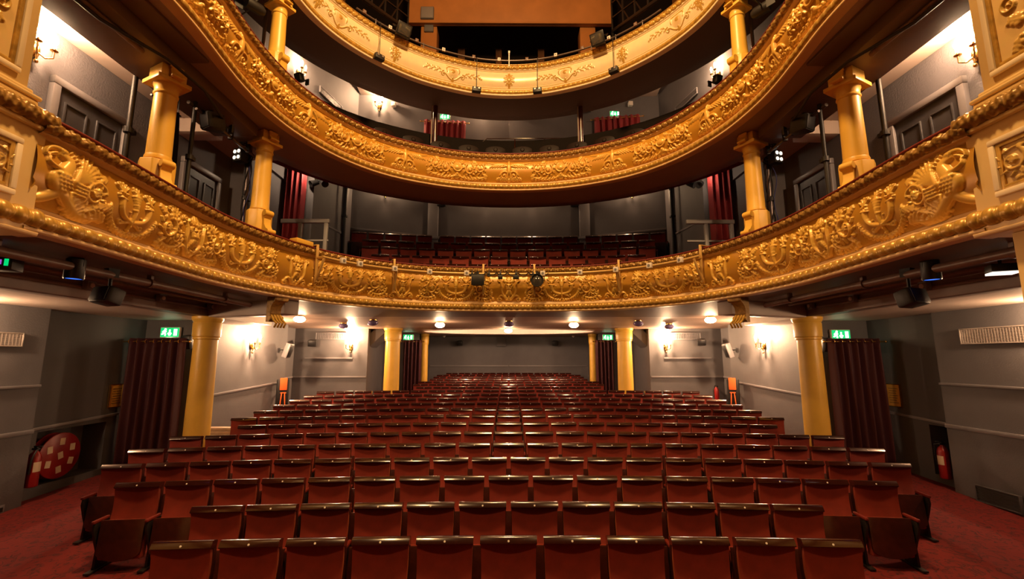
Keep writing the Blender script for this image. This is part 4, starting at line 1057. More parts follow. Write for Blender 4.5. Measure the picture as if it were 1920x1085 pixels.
# ================================================================== lamps
def sconce(loc, rz, label, power=16, k=1.0, arms=2):
    """on a wall behind local +y; lit candle bulbs"""
    r = empty('wall_sconce', loc, rz, label, 'lamp')
    m = MB(); m.lathe([(.045, 0), (.05, .012), (.035, .03), (.02, .04)], n=20, axis='y'); m.xform(Matrix.Translation((0, 0, -.06)) @ Matrix.Rotation(PI, 4, 'Z') @ Matrix.Diagonal((k, k, 1.7 * k, 1))); m.build('backplate', M['brass'], r, smooth=40)
    m = MB(); m.sphere((0, -.035 * k, -.19 * k), .022 * k); m.tube([(0, -.03 * k, -.06 * k), (0, -.035 * k, -.17 * k)], [.020 * k, .008 * k], 10); m.build('finial', M['brass'], r, smooth=50)
    xs = (-.085, .085) if arms == 2 else (-.11, 0, .11)
    for x in xs:
        m = MB(); P = [(0, -.03, -.08), (x * .5, -.08, -.13), (x, -.12, -.10), (x, -.12, -.03)]
        m.tube([Vector(p_) * k for p_ in P], .009 * k, 8); m.lathe([(.008, 0), (.034, .012), (.036, .018), (.012, .022), (.012, .05)], Vector((x, -.12, -.03)) * k, 14); m.build('arm', M['brass'], r, smooth=50)
        m = MB(); m.lathe([(.013 * k, 0), (.013 * k, .05 * k), (.022 * k, .065 * k), (.024 * k, .09 * k), (.012 * k, .13 * k), (1e-4, .15 * k)], Vector((x, -.12, .02)) * k, 14); m.build('bulb', M['bulb'], r, smooth=60)
    l = point('sconce_light', (0, -.20 * k, .16 * k), power, (1, .60, .33), .06, r)
    return r
def on_left(px, py, X, rz, *a, **k): p = at(px, py, X=X); return sconce((p.x, p.y, p.z), rz, *a, **k)
R90 = PI / 2
for sd, sg in (('left', -1), ('right', 1)):
    mir = lambda px: px if sg < 0 else 1908 - px
    on_left(mir(473), 642, sg * 6.24, R90 * -sg, 'lit brass wall sconce on the %s side wall of the stalls beyond the stout column' % sd, power=340, k=1.25)
    p = at(mir(659), 646, Y=14.42); sconce(p, 0, 'lit brass sconce on the rear corner panel, %s side of the stalls' % sd, power=230, k=1.2)
    sconce((sg * 7.04, 5.55, 2.66), R90 * -sg, 'lit sconce above the grille on the near wall, %s side of the stalls' % sd, power=115, k=1.2)
    p = at(mir(72), 88, X=sg * 5.06); sconce(p, R90 * -sg, 'lit brass sconce on the %s box wall near the stage' % sd, power=120)
    p = at(mir(342), 218, X=sg * 5.06); sconce(p, R90 * -sg, 'lit brass sconce behind the %s box column' % sd, power=120)
    p = at(mir(560), 132, X=sg * 4.70); sconce((p.x, p.y, p.z), R90 * -sg, 'lit sconce on the %s side wall of the gallery' % sd, power=100)
    p = at(mir(722), 366, Y=12.52); sconce((p.x, 12.1 + (4.52 - abs(p.x)) * .4955 - .02, p.z + .12), .46 * -sg, 'brass sconce on the %s angled back wall of the lowest balcony' % sd, power=26)
    p = at(mir(911), 378, Y=13.18); sconce((p.x, p.y, p.z + .12), 0, 'brass sconce on the %s half of the lowest balcony back wall' % sd, power=26)
p = at(712, 196, Y=11.93); sconce(p, .08, 'brightly lit sconce on the gallery back wall left of the iron post', power=130, k=1.15)
p = at(905, 200, Y=12.2); sconce(p, 0, 'sconce just under the top balcony edge on the gallery back wall', power=90, k=.9)
p = at(1062, 180, Y=12.2); sconce((p.x, p.y, p.z), 0, 'sconce hidden high on the gallery back wall beside the right iron post', power=80, k=.9)

def ceiling_lamp(px, py, label, lit=True):
    p = at(px, py, Z=.955 - .06); r = empty('ceiling_lamp', (p.x, p.y, zc), 0, label, 'lamp')
    m = MB(); m.lathe([(.085, 0), (.09, -.012), (.085, -.03), (.07, -.035)], n=24); m.build('gallery_ring', M['brass'], r, smooth=40)
    m = MB(); m.lathe([(.07, -.03), (.105, -.05), (.125, -.085), (.115, -.12), (.07, -.15), (1e-4, -.16)], n=24); m.build('globe', M['globe'] if lit else M['opal'], r, smooth=70)
    if lit: point('globe_light', (0, 0, -.21), 40, (1, .62, .34), .09, r)
    return r
for px, py, t in ((563, 596, 'lit opal globe near the left scroll console'), (825, 607, 'lit opal globe left of the oval ceiling saucer'), (953, 618, 'lit opal globe in front of the oval ceiling saucer'), (1076, 607, 'lit opal globe right of the oval ceiling saucer'), (1333, 597, 'lit opal globe near the right scroll console')):
    ceiling_lamp(px, py, t + ' under the balcony')
for px, py, t in ((645, 609, 'left wall sconce glow'), (700, 603, 'left rear column'), (954, 605, 'middle lit globe'), (1197, 604, 'right rear column'), (1255, 610, 'right wall sconce glow')):
    ceiling_lamp(px, py, 'unlit violet glass ceiling lamp under the balcony by the ' + t, False)
for px, t in ((833, 'left'), (1075, 'right')):
    p = at(px, 631, Z=.92); r = empty('smoke_detector', (p.x, p.y, zc), 0, 'small white ceiling detector at the %s end of the oval saucer' % t, 'detector')
    m = MB(); m.lathe([(.06, 0), (.06, -.02), (.045, -.045), (1e-4, -.05)], n=18); m.build('housing', M['white'], r, smooth=40)
    m = MB(); m.lathe([(.02, -.046), (.02, -.07), (1e-4, -.075)], n=12); m.build('sensor', M['white'], r, smooth=40)

# exit signs: white running man, arrow and doorway on green
def exit_sign(px, py, label, Y, rz=0, w=.36):
    p = at(px, py, Y=Y); r = empty('exit_sign', p, rz, label, 'sign'); h = w * .5
    m = MB(); m.boxes(-w / 2 - .012, w / 2 + .012, 0, .05, -h / 2 - .012, h / 2 + .012); m.build('housing', M['white'], r, bevel=.006)
    m = MB(); m.boxes(-w / 2, w / 2, -.006, .004, -h / 2, h / 2); m.build('green_panel', M['green'], r)
    m = MB(); y0, y1 = -.011, -.005
    def stroke2(a, b, t):
        m.bar((a[0] * w, (y0 + y1) / 2, a[1] * h), (b[0] * w, (y0 + y1) / 2, b[1] * h), .006, t) if False else m.add(*slab(a, b, t))
    def slab(a, b, t):
        a = Vector((a[0] * w, a[1] * h)); b = Vector((b[0] * w, b[1] * h)); d = (b - a).normalized(); n = Vector((-d.y, d.x)) * t / 2
        q = [a + n, a - n, b - n, b + n]
        return [(c.x, y0, c.y) for c in q] + [(c.x, y1, c.y) for c in q], [(0, 1, 2, 3), (7, 6, 5, 4), (0, 4, 5, 1), (1, 5, 6, 2), (2, 6, 7, 3), (3, 7, 4, 0)]
    T = .028
    for a, b in (((-.27, .20), (-.31, -.06)), ((-.31, -.06), (-.22, -.16)), ((-.22, -.16), (-.24, -.38)), ((-.31, -.06), (-.38, -.20)), ((-.38, -.20), (-.44, -.20)), ((-.27, .18), (-.18, .04)), ((-.27, .18), (-.36, .10)), ((-.36, .10), (-.38, -.02))): stroke2(a, b, T)
    m.lathe([(.022, y0), (.022, y1)], (-.24 * w, 0, .32 * h), 12, 'y'); m.build('running_figure', M['sign_white'], r)
    m = MB()
    for a, b in (((.0, .30), (.0, -.30)), ((.0, -.34), (-.09, -.06)), ((.0, -.34), (.09, -.06))): stroke2(a, b, T)
    m.build('arrow', M['sign_white'], r)
    m = MB(); m.boxes(.22 * w, .40 * w, y0, y1, -.36 * h, .36 * h); m.build('doorway', M['sign_white'], r)
    point('sign_light', (0, -.06, -h * .75), .5, (.85, 1, .6), .03, r)
    return r
exit_sign(322, 623, 'green exit sign above the left wine curtain in the stalls', 9.03)
exit_sign(1580, 627, 'green exit sign above the right wine curtain in the stalls', 9.03)
exit_sign(766, 632, 'small green exit sign by the left rear column of the stalls', 16.6)
exit_sign(1140, 632, 'small green exit sign by the right rear column of the stalls', 16.6)
exit_sign(834, 219, 'green exit sign on the gallery back wall left of centre', 12.05, 0, .28)
exit_sign(1153, 212, 'green exit sign on the gallery back wall right of centre', 12.0, 0, .28)
exit_sign(1352, 140, 'green exit sign edge-on near the right gallery sconce', 9.6, -1.1, .28)

# ================================================================== doors, niches and wall fittings
def box_door(y0, y1, sg, n, hooks):
    X = sg * 5.06; z0 = H(1.06); zt = H(3.02); r = tag(empty('door_%d' % n, (X, (y0 + y1) / 2, z0), -sg * R90), kind='structure'); w_ = y1 - y0; h = zt - z0
    m = MB(); m.boxes(-w_ / 2, w_ / 2, -.015, .02, 0, h); m.build('leaf', M['door'], r)
    m = MB()
    for a, b, c, d in ((-w_ / 2 - .09, -w_ / 2, 0, h), (w_ / 2, w_ / 2 + .09, 0, h), (-w_ / 2 - .09, w_ / 2 + .09, h, h + .09)): m.boxes(a, b, -.05, .02, c, d)
    m.build('frame', M['trim'], r, bevel=.012)
    for cx in (-w_ * .24, w_ * .24):
        for c, d in ((h * .56, h * .93), (h * .08, h * .46)):
            m = MB(); a, b = cx - w_ * .17, cx + w_ * .17
            for q in ((a, b, c, c + .025), (a, b, d - .025, d), (a, a + .025, c, d), (b - .025, b, c, d)): m.boxes(q[0], q[1], -.03, -.012, q[2], q[3])
            m.build('panel', M['door'], r, bevel=.006)
    for cx in ((-w_ * .12, w_ * .22) if hooks else ()):
        m = MB(); z = h * .62; m.tube([(cx, -.02, z + .05), (cx, -.09, z + .02), (cx, -.10, z + .09), (cx, -.11, z + .12)], .008, 7); m.tube([(cx, -.02, z - .03), (cx, -.06, z - .06), (cx, -.075, z - .02)], .008, 7); m.sphere((cx, -.11, z + .125), .014); m.lathe([(.02, -.018), (.02, -.026)], (cx, 0, z + .01), 10, 'y')
        m.build('coat_hook', M['brass'], r, smooth=50)
box_door(4.72, 5.56, -1, 1, True); box_door(4.66, 5.50, 1, 2, True); box_door(6.75, 7.5, -1, 3, False); box_door(6.75, 7.5, 1, 4, False)

def simple(name, label, cat, loc, rz=0, group=None): return empty(name, loc, rz, label, cat, group)
# fire hose reel and extinguishers
p = at(118, 852, X=-7.20); r = simple('hose_reel', 'red fire hose reel with paper labels in the left wall niche', 'hose reel', (-7.24, p.y, p.z)); A = Matrix.Rotation(math.radians(90), 4, 'Z')
m = MB(); m.lathe([(.02, -.05), (.335, -.05), (.35, -.042), (.352, -.03), (.335, -.02), (.02, -.02)], n=40, axis='y'); m.build('front_disc', M['red'], r, smooth=35).rotation_euler = (0, 0, math.radians(90))
m = MB(); m.lathe([(.34, .09), (.35, .10), (.35, .112), (.02, .112)], n=40, axis='y'); m.build('back_disc', M['red'], r, smooth=35).rotation_euler = (0, 0, math.radians(90))
m = MB(); m.tube([(.26 * math.cos(a), .0 + .07 * (a / (10 * PI)), .26 * math.sin(a)) for a in np.linspace(0, 10 * PI, 160)], .022, 8); m.build('hose', M['black'], r, smooth=60).rotation_euler = (0, 0, math.radians(90))
for k_ in range(7):
    a = k_ * PI / 3 + .5; q = (0, 0) if k_ == 6 else (.215 * math.cos(a), .215 * math.sin(a))
    m = MB(); rot = Matrix.Rotation(.3 * math.sin(k_ * 3.), 4, 'Y'); m.box((0, 0, 0), (.085, .003, .105)); m.xform(Matrix.Translation((q[0], -.053, q[1])) @ rot)
    o = m.build('paper_tag', M['label'], r); o.rotation_euler = (0, 0, math.radians(90))
def extinguisher(loc, rz, label):
    r = simple('fire_extinguisher', label, 'extinguisher', loc, rz)
    m = MB(); m.lathe([(.06, 0), (.075, .01), (.078, .03), (.078, .42), (.06, .48), (.03, .51), (.025, .53)], n=24); m.build('cylinder_body', M['red'], r, smooth=40)
    m = MB(); m.boxes(-.018, .018, -.05, .05, .53, .56); m.boxes(-.012, .012, -.10, .03, .575, .59); m.boxes(-.015, .015, -.02, .02, .50, .58); m.build('valve', M['black'], r, bevel=.004)
    m = MB(); m.tube([(.0, -.04, .545), (-.06, -.07, .53), (-.09, -.05, .42), (-.088, -.03, .20)], .012, 8); m.build('hose', M['black'], r, smooth=50)
    m = MB(); m.lathe([(.0795, .22), (.0795, .36)], n=16, a0=-2.4, a1=-.75); m.build('paper_tag', M['label'], r, smooth=50)
    m = MB(); m.boxes(-.02, .02, .07, .12, .12, .46); m.build('wall_bracket', M['black'], r)
    return r
p = at(73, 905, X=-6.97); extinguisher((-7.125 + .03, 7.14, .40), R90, 'red fire extinguisher on the left wall beside the hose reel')
p = at(1786, 900, X=7.0); extinguisher((7.10, 7.68, .36), -R90, 'red fire extinguisher at the narrow niche in the right wall')
# notices beside the curtains
for sd, sg, px in (('left', -1, 222), ('right', 1, 1681)):
    p = at(px, 741, X=sg * 7.2); r = simple('notice_board', 'yellow notice on the dark wall beside the %s wine curtain' % sd, 'notice', (sg * 7.21, p.y, p.z), R90 * -sg)
    m = MB(); m.boxes(-.15, .15, -.022, .0, -.20, .20); m.build('board', M['yellow'], r, bevel=.004)
    m = MB()
    for a, b, c, d in ((-.155, .155, .195, .21), (-.155, .155, -.21, -.195), (-.16, -.145, -.21, .21), (.145, .16, -.21, .21)): m.boxes(a, b, -.028, 0, c, d)
    m.build('frame', M['brass'], r)
    m = MB()
    for k_ in range(7): m.boxes(-.10 + .015 * (k_ % 2), .10 - .02 * (k_ % 3), -.025, -.021, .12 - .043 * k_, .128 - .043 * k_)
    m.build('printed_line', M['ink'], r)
# heater and grilles
def grille(name, loc, rz, w_, h, label, cat, mt, bars=18, mesh=False, vert=True):
    r = simple(name, label, cat, loc, rz)
    m = MB(); m.boxes(-w_ / 2, w_ / 2, -.008, .0, -h / 2, h / 2); m.build('backing', M['wall_dark'] if not mesh else M['beam'], r)
    m = MB()
    for a, b, c, d in ((-w_ / 2, w_ / 2, h / 2 - .018, h / 2), (-w_ / 2, w_ / 2, -h / 2, -h / 2 + .018), (-w_ / 2, -w_ / 2 + .018, -h / 2, h / 2), (w_ / 2 - .018, w_ / 2, -h / 2, h / 2)): m.boxes(a, b, -.04, 0, c, d)
    m.build('frame', mt, r, bevel=.004)
    m = MB()
    for k_ in range(bars):
        z = -h / 2 + .02 + (h - .04) * (k_ + .5) / bars; m.boxes(-w_ / 2 + .016, w_ / 2 - .016, -.03, -.012, z - .0035, z + .0035)
    if vert:
        nv = int(w_ / (.04 if mesh else .05))
        for k_ in range(nv): x = -w_ / 2 + .02 + (w_ - .04) * (k_ + .5) / nv; m.boxes(x - .0025, x + .0025, -.032, -.014, -h / 2 + .016, h / 2 - .016)
    m.build('grille', mt, r)
    return r
grille('wall_heater', (7.04, 6.55, 2.62), -R90, .95, .24, 'long silver wire-fronted heater on the right wall of the stalls', 'heater', M['grille'], 9, True)
grille('air_grille', (-7.04, 6.35, 2.55), R90, .56, .20, 'silver air grille on the left wall of the stalls', 'grille', M['grille'], 10)
p = at(1895, 935, X=7.04); grille('floor_vent', (7.04, p.y + .1, .30), -R90, .62, .24, 'grey louvred vent low on the right wall', 'vent', M['wall_dark'], 9, False, False)
p = at(4, 955, X=-7.04); r = simple('wall_socket', 'small grey wall socket low on the left wall', 'socket', (-7.045, 6.72, p.z), R90); m = MB(); m.boxes(-.045, .045, -.012, 0, -.06, .06); m.build('plate', M['trim'], r, bevel=.004); m = MB(); m.boxes(-.02, .02, -.016, -.01, -.03, .03); m.build('outlet', M['black'], r)
for sd, sg, px in (('left', -1, 622), ('right', 1, 1286)):
    p = at(px, 630, Y=14.43); grille('air_grille', p, 0, .95, .22, 'pale air grille high on the %s rear corner panel' % sd, 'grille', M['trim'], 7, False, True)
    p = at(626 if sg < 0 else 1281, 188, X=sg * 4.71); p = at(626 if sg < 0 else 1281, 188, Y=10.6); grille('air_grille', (sg * 4.50, 10.6, p.z), -sg * (R90 - .2), .95, .17, 'flat grey air grille on the %s gallery wall' % sd, 'grille', M['trim'], 8, False, False)

# evacuation chairs folded on the wall, call point
for sd, sg, px in (('left', -1, 536), ('right', 1, 1373)):
    p = at(px, 735, Y=12.7); r = simple('evacuation_chair', 'folded orange evacuation chair with black cover on the %s wall' % sd, 'evacuation chair', (sg * 6.06, 12.45, p.z - .36), -sg * R90 * .42)
    m = MB(); m.boxes(-.15, .15, -.08, .02, 0, .72); m.build('cover', M['black'], r, bevel=.02)
    m = MB(); m.boxes(-.09, .09, -.11, -.08, .44, .76); m.build('sling', M['orange'], r, bevel=.012); m = MB(); m.boxes(-.03, .03, .02, .10, .3, .4); m.bar((0, .09, .35), (sg * .05, .20, .35), .04); m.build('wall_bracket', M['black'], r)
    for x in (-.06, .06): m = MB(); m.bar((x, -.10, .04), (x * .6, -.10, .36), .04, .025); m.build('leg', M['orange'], r, bevel=.006)
    m = MB(); m.bar((-.07, -.10, .37), (.07, -.10, .37), .04, .025); m.build('strap', M['orange'], r)
p = at(1343, 737, Y=14.42); r = simple('fire_extinguisher', 'small red extinguisher on the right rear corner wall', 'extinguisher', (p.x, 14.33, p.z - .22)); m = MB(); m.lathe([(.06, 0), (.07, .02), (.07, .34), (.03, .42)], n=16); m.build('cylinder_body', M['red'], r, smooth=40); m = MB(); m.boxes(-.02, .02, -.08, .09, .42, .46); m.build('valve', M['black'], r)

# timber battens piled behind the left stout column
r_ = random.Random(3)
crate = simple('equipment_crate', 'black equipment crate behind the left stout column', 'crate', (-5.80, 9.35, rake(9.3)))
m = MB(); m.boxes(-.35, .35, -.25, .25, 0, .42); m.build('body', M['black'], crate, bevel=.01); m = MB(); m.boxes(-.36, .36, -.26, .26, .42, .46); m.build('lid', M['black_metal'], crate, bevel=.01)
zb_ = rake(9.3) + .46
for k_ in range(10):
    row, c = divmod(k_, 4); o = MB().bar((-.48, 0, 0), (.48, 0, 0), .085, .055).build('timber_batten', M['timber'], None, bevel=.006)
    o.location = (-5.78 + r_.uniform(-.06, .06), 9.35 - .17 + .105 * c + .04 * row, zb_ + .0285 + .058 * row); o.rotation_euler = (0, 0, r_.uniform(-.06, .06))
    if row == 2: o.rotation_euler[2] *= .3
    tag(o, 'pale timber batten in the pile behind the left stout column', 'timber', 'timber battens on the black crate')

# ================================================================== loudspeakers and lanterns
def speaker(loc, rz, w_, d, h, label, tilt=.25, bracket=True, hang=0, mt='black'):
    """faces local -y"""
    r = simple('loudspeaker', label, 'speaker', loc, rz); T = Matrix.Rotation(tilt, 4, 'X')
    m = MB(); m.prism([(-w_ * .36, d / 2), (w_ * .36, d / 2), (w_ / 2, -d * .25), (w_ * .46, -d / 2), (-w_ * .46, -d / 2), (-w_ / 2, -d * .25)], -h / 2, h / 2, T); m.build('cabinet', M[mt], r, bevel=min(.02, h * .12))
    m = MB(); m.boxes(-w_ * .43, w_ * .43, -d / 2 - .006, -d / 2 + .004, -h * .42, h * .42); m.xform(T); m.build('grille', M['black_metal'], r, bevel=.003)
    if bracket:
        m = MB()
        if hang: m.tube([(0, 0, h * .3), (0, 0, hang)], .016, 8); m.boxes(-.05, .05, -.02, .02, h * .3, h * .55); m.boxes(-.04, .04, -.05, .05, hang - .03, hang + .06)
        else: m.tube([(0, d * .3, 0), (0, d * .5 + .12, .02)], .014, 8); m.boxes(-.04, .04, d * .5 + .10, d * .5 + .125, -.05, .07)
        m.build('bracket', M['black_metal'], r, smooth=40)
    return r
for sd, sg, px, py in (('left', -1, 208, 556), ('right', 1, 1712, 558)):
    p = at(px, py, X=sg * 4.15); speaker(p, sg * .35, .29, .18, .17, 'black loudspeaker hung from the pipe under the %s balcony side' % sd, -.25, True, H(.87) - p.z)
for px, py, Y, t, rz in ((587, 643, 14.2, 'left rear corner panel beside the air grille', .3), (1316, 641, 14.2, 'right rear corner panel beside the air grille', -.3), (862, 643, 19.65, 'back wall of the stalls left of centre', 0), (1041, 643, 19.65, 'back wall of the stalls right of centre', 0),
                         (828, 381, 12.98, 'lowest balcony back wall by the left pilaster', 0), (1077, 381, 12.98, 'lowest balcony back wall by the right pilaster', 0), (845, 203, 11.85, 'gallery back wall above the left exit sign', 0), (1107, 199, 11.78, 'gallery back wall beside the right iron post', 0)):
    speaker(at(px, py, Y=Y), rz, .26, .18, .20, 'small black loudspeaker on the ' + t, .2)
for sd, sg, px, py in (('left', -1, 368, 641), ('right', 1, 1533, 646)):
    p = at(px, py, Y=8.9); speaker((sg * 6.21, 8.885, p.z), 0, .20, .18, .26, 'small black loudspeaker between the %s stout column and wine curtain' % sd, .2)
for sd, sg, px in (('left', -1, 531), ('right', 1, 1371)):
    p = at(px, 657, Y=12.7); speaker((sg * 6.02, 12.5, p.z), -sg * R90, .24, .16, .40, 'flat grey loudspeaker leaning out from the %s side wall' % sd, .3, mt='trim')
for px, Y, t in ((940, 19.86, 640),):
    p = at(px, t, Y=Y); r = simple('junction_box', 'plain grey box on the stalls back wall', 'box', p); m = MB(); m.boxes(-.21, .21, -.06, .03, -.22, .22); m.build('housing', M['wall'], r, bevel=.01); m = MB(); m.boxes(-.19, .19, -.068, -.058, -.2, .2); m.build('cover', M['wall'], r, bevel=.004)
for px, py, Y, t in ((962, 210, 12.16, 'white box on the gallery back wall at the middle'), (738, 197, 11.90, 'small white box beside the bright gallery sconce'), (1182, 194, 11.88, 'small white box above the right gallery curtain')):
    p = at(px, py, Y=Y); r = simple('junction_box', t, 'box', p); m = MB(); m.boxes(-.06, .06, -.06, .06, -.06, .06); m.build('housing', M['white'], r, bevel=.008); m = MB(); m.tube([(0, .02, .05), (0, .03, .9)], .008, 6); m.build('conduit', M['wall'], r)

# pipes, cans and sockets under the lowest balcony
for sd, sg in (('left', -1), ('right', 1)):
    r = simple('lighting_pipe', 'brown painted pipe slung under the %s side of the lowest balcony' % sd, 'pipe', (0, 0, 0))
    m = MB(); m.tube([(sg * 4.12, 2.4, H(.865)), (sg * 4.18, 7.3, H(.865))], .042, 14); m.build('pipe', M['pipe_brown'], r, smooth=50)
    for y in (3.6, 5.2, 6.6): m = MB(); m.boxes(sg * 4.15 - .025, sg * 4.15 + .025, y - .02, y + .02, H(.87), H(.96)); m.lathe([(.052, y - .02), (.052, y + .02)], (sg * 4.15, 0, H(.865)), 14, 'y'); m.build('hanger', M['pipe_brown'], r)
    r = simple('lighting_pipe', 'thin brown pipe beside the beam under the %s balcony side' % sd, 'pipe', (0, 0, 0))
    m = MB(); m.tube([(sg * 4.75, 2.4, H(.91)), (sg * 4.75, 7.6, H(.91))], .025, 10); m.build('pipe', M['pipe_brown'], r, smooth=50)
    for y in (3.4, 6.0): m = MB(); m.boxes(sg * 4.75 - .02, sg * 4.75 + .02, y - .015, y + .015, H(.92), H(.96)); m.build('hanger', M['pipe_brown'], r)
    p = at(146 if sg < 0 else 1750, 505, X=sg * 4.15); r = simple('par_can', 'dark lantern can with a blue lens under the %s balcony side' % sd, 'lantern', p)
    m = MB(); m.lathe([(.05, .10), (.075, .09), (.078, -.09), (.070, -.10), (.066, -.08)], n=20); m.build('can', M['black_metal'], r, smooth=40)
    m = MB(); m.lathe([(.068, -.085), (.068, -.092), (1e-4, -.098)], n=20); m.build('lens', M['blue'], r, smooth=40)
    m = MB(); m.tube([(-.07, 0, .02), (-.07, 0, .13), (.07, 0, .13), (.07, 0, .02)], .008, 6); m.tube([(0, 0, .13), (0, 0, H(.86) - p.z)], .012, 8); m.build('yoke', M['black_metal'], r)
    for j, (px, py) in enumerate(((166, 534), (300, 558), (393, 574)) if sg < 0 else ((1745, 535), (1608, 559), (1528, 575))):
        p = at(px, py, X=sg * 5.28); r = simple('socket_box', 'grey socket box on the %s beam, %s from the stage' % (sd, ORD[j + 1]), 'socket', (sg * 5.27, p.y, H(.905)), -sg * R90); m = MB(); m.boxes(-.06, .06, -.07, .0, -.055, .055); m.build('housing', M['trim'], r, bevel=.006); m = MB(); m.lathe([(.03, -.07), (.03, -.082), (.015, -.084)], n=14, axis='y'); m.build('outlet', M['white'], r)
p = at(12, 495, X=-4.4); r = simple('led_lantern', 'black lantern with violet indicator under the left balcony side', 'lantern', p, .4); m = MB(); m.boxes(-.10, .10, -.08, .10, -.06, .06); m.build('housing', M['black'], r, bevel=.01); m = MB(); m.boxes(-.07, .03, -.088, -.078, -.02, .02); m.build('display', M['magenta'], r); m = MB(); m.boxes(.05, .075, -.088, -.078, -.03, .03); m.build('indicator', M['green'], r); m = MB(); m.tube([(0, 0, .05), (0, 0, H(.95) - p.z)], .014, 8); m.build('yoke', M['black_metal'], r)
p = at(1884, 507, X=4.4); r = simple('led_lantern', 'white lit lantern hung under the right balcony side', 'lantern', p, -.4); m = MB(); m.prism([(-.10, -.08), (.10, -.08), (.07, .10), (-.07, .10)], -.01, .06); m.build('housing', M['black'], r, bevel=.01); m = MB(); m.boxes(-.09, .09, -.07, .05, -.03, -.012); m.build('lens', M['led'], r); m = MB(); m.tube([(0, 0, .05), (0, 0, H(.95) - p.z)], .014, 8); m.build('yoke', M['black_metal'], r)

# stage-lighting bar along the lowest front
r = simple('lighting_bar', 'gold painted lighting bar along the middle of the lowest balcony front', 'bar', (0, 0, 0))
SB = T1.s_of_px(1338, 1.6); SA = T1.s_of_px(580, 1.6); NB = .30; ZB = H(1.645)
def on1(s_, n): return T1.point(s_, n)
pts = [on1(s_, NB)[0] + Vector((0, 0, ZB)) for s_ in np.linspace(SA, SB, 80)]
m = MB(); m.tube(pts, .025, 12); m.build('pipe', M['gold_pipe'], r, smooth=50)
for px in (582, 735, 905, 1003, 1165, 1328):
    s_ = T1.s_of_px(px, 1.6); nn = on1(s_, 0)[1]; q = lambda n, z: on1(s_, n)[0] + Vector((0, 0, H(z))); m = MB()
    m.bar(q(-.02, 1.86), q(.16, 1.86), .05, .02); m.bar(q(.16, 1.87), q(.16, 1.24), .04, .03); m.bar(q(.16, 1.25), q(NB + .02, 1.62), .04, .022); m.bar(q(.14, 1.645), q(NB, 1.645), .035, .03); m.build('bracket', M['gold_pipe'], r, bevel=.004)
bi = 0
for px in (620, 657, 728, 801, 873, 1018, 1091, 1164, 1236, 1300):
    bi += 1; s_ = T1.s_of_px(px, 1.645); q, nn = on1(s_, NB + .045); rr_ = simple('socket_box', 'small white socket box on the gold lighting bar, %s from its left end' % ORD[bi], 'socket', q + Vector((0, 0, ZB)), math.atan2(nn.x, -nn.y))
    m = MB(); m.boxes(-.048, .048, -.03, .03, -.048, .048); m.build('housing', M['white'], rr_, bevel=.006); m = MB(); m.lathe([(.024, -.03), (.024, -.036), (.012, -.037)], n=14, axis='y'); m.build('outlet', M['trim'], rr_)
def on_bar(px, n=NB): s_ = T1.s_of_px(px, 1.6); q, nn = on1(s_, n); return q + Vector((0, 0, ZB)), math.atan2(nn.x, -nn.y)
q, rz = on_bar(896); r = simple('flood_lantern', 'black square flood lantern hung from the gold lighting bar', 'lantern', q, rz)
m = MB(); m.prism([(-.12, -.13), (.12, -.13), (.09, .02), (-.09, .02)], -.24, -.05); m.build('housing', M['black'], r, bevel=.012); m = MB(); m.boxes(-.125, .125, -.15, -.13, -.245, -.045); m.build('frame', M['black_metal'], r, bevel=.004); m = MB(); m.tube([(-.14, -.05, -.15), (-.14, -.05, -.02), (.14, -.05, -.02), (.14, -.05, -.15)], .009, 6); m.boxes(-.025, .025, -.07, .03, -.04, .04); m.build('yoke', M['black_metal'], r)
q, rz = on_bar(1008); r = simple('round_lantern', 'round grey-faced lantern hung from the gold lighting bar', 'lantern', q, rz)
m = MB(); m.lathe([(.06, .12), (.11, .06), (.125, -.06), (.125, -.12), (.112, -.12), (.11, -.08), (1e-4, -.06)], (0, -.05, -.15), 24, 'y'); m.build('housing', M['black_metal'], r, smooth=35); m = MB(); m.lathe([(.111, -.085), (.07, -.105), (1e-4, -.115)], (0, -.05, -.15), 24, 'y'); m.build('lens', M['glass'], r, smooth=50); m = MB(); m.tube([(-.135, -.05, -.15), (-.135, -.05, -.01), (.135, -.05, -.01), (.135, -.05, -.15)], .009, 6); m.boxes(-.025, .025, -.07, .03, -.04, .04); m.build('yoke', M['black_metal'], r)
for j, (px, sz) in enumerate(((884, .05), (917, .035), (937, .045), (966, .06), (1000, .03))):
    q, rz = on_bar(px); r = simple('hook_clamp', 'black hook clamp on the gold lighting bar, %s from the left among five' % ORD[j + 1], 'clamp', q, rz)
    m = MB(); m.lathe([(.03, -.02), (.042, -.02), (.042, .02), (.03, .02)], n=14, axis='x'); m.boxes(-sz, sz, -.06, .04, -.10 if j in (2, 3) else -.05, -.03); m.build('hook', M['black'], r, bevel=.004); m = MB(); m.tube([(0, 0, .03), (0, 0, .07), (.03, 0, .09)], .008, 6); m.build('wing_bolt', M['pipe'], r)
r = simple('cable_loop', 'black cable draped along the middle of the gold lighting bar', 'cable', (0, 0, 0)); m = MB(); pts = []
for i, px in enumerate(np.linspace(870, 1030, 60)):
    q, rz = on_bar(px, NB + .03); pts.append(q + Vector((0, 0, .03 - .07 * abs(math.sin(i * .42)))))
m.tube(pts, .009, 6); m.build('cable', M['wire'], r, smooth=60)
q, nn = on1(T1.s_of_px(562, 1.8), .02); r = simple('cable_box', 'yellow painted box on the left bend of the lowest balcony rail', 'box', q + Vector((0, 0, H(1.83))), math.atan2(nn.x, -nn.y)); m = MB(); m.boxes(-.17, .17, -.10, .06, -.005, .07); m.build('lid', M['gold'], r, bevel=.008); m = MB(); m.boxes(-.14, .14, -.07, .05, -.02, .0); m.build('base', M['dgilt'], r)

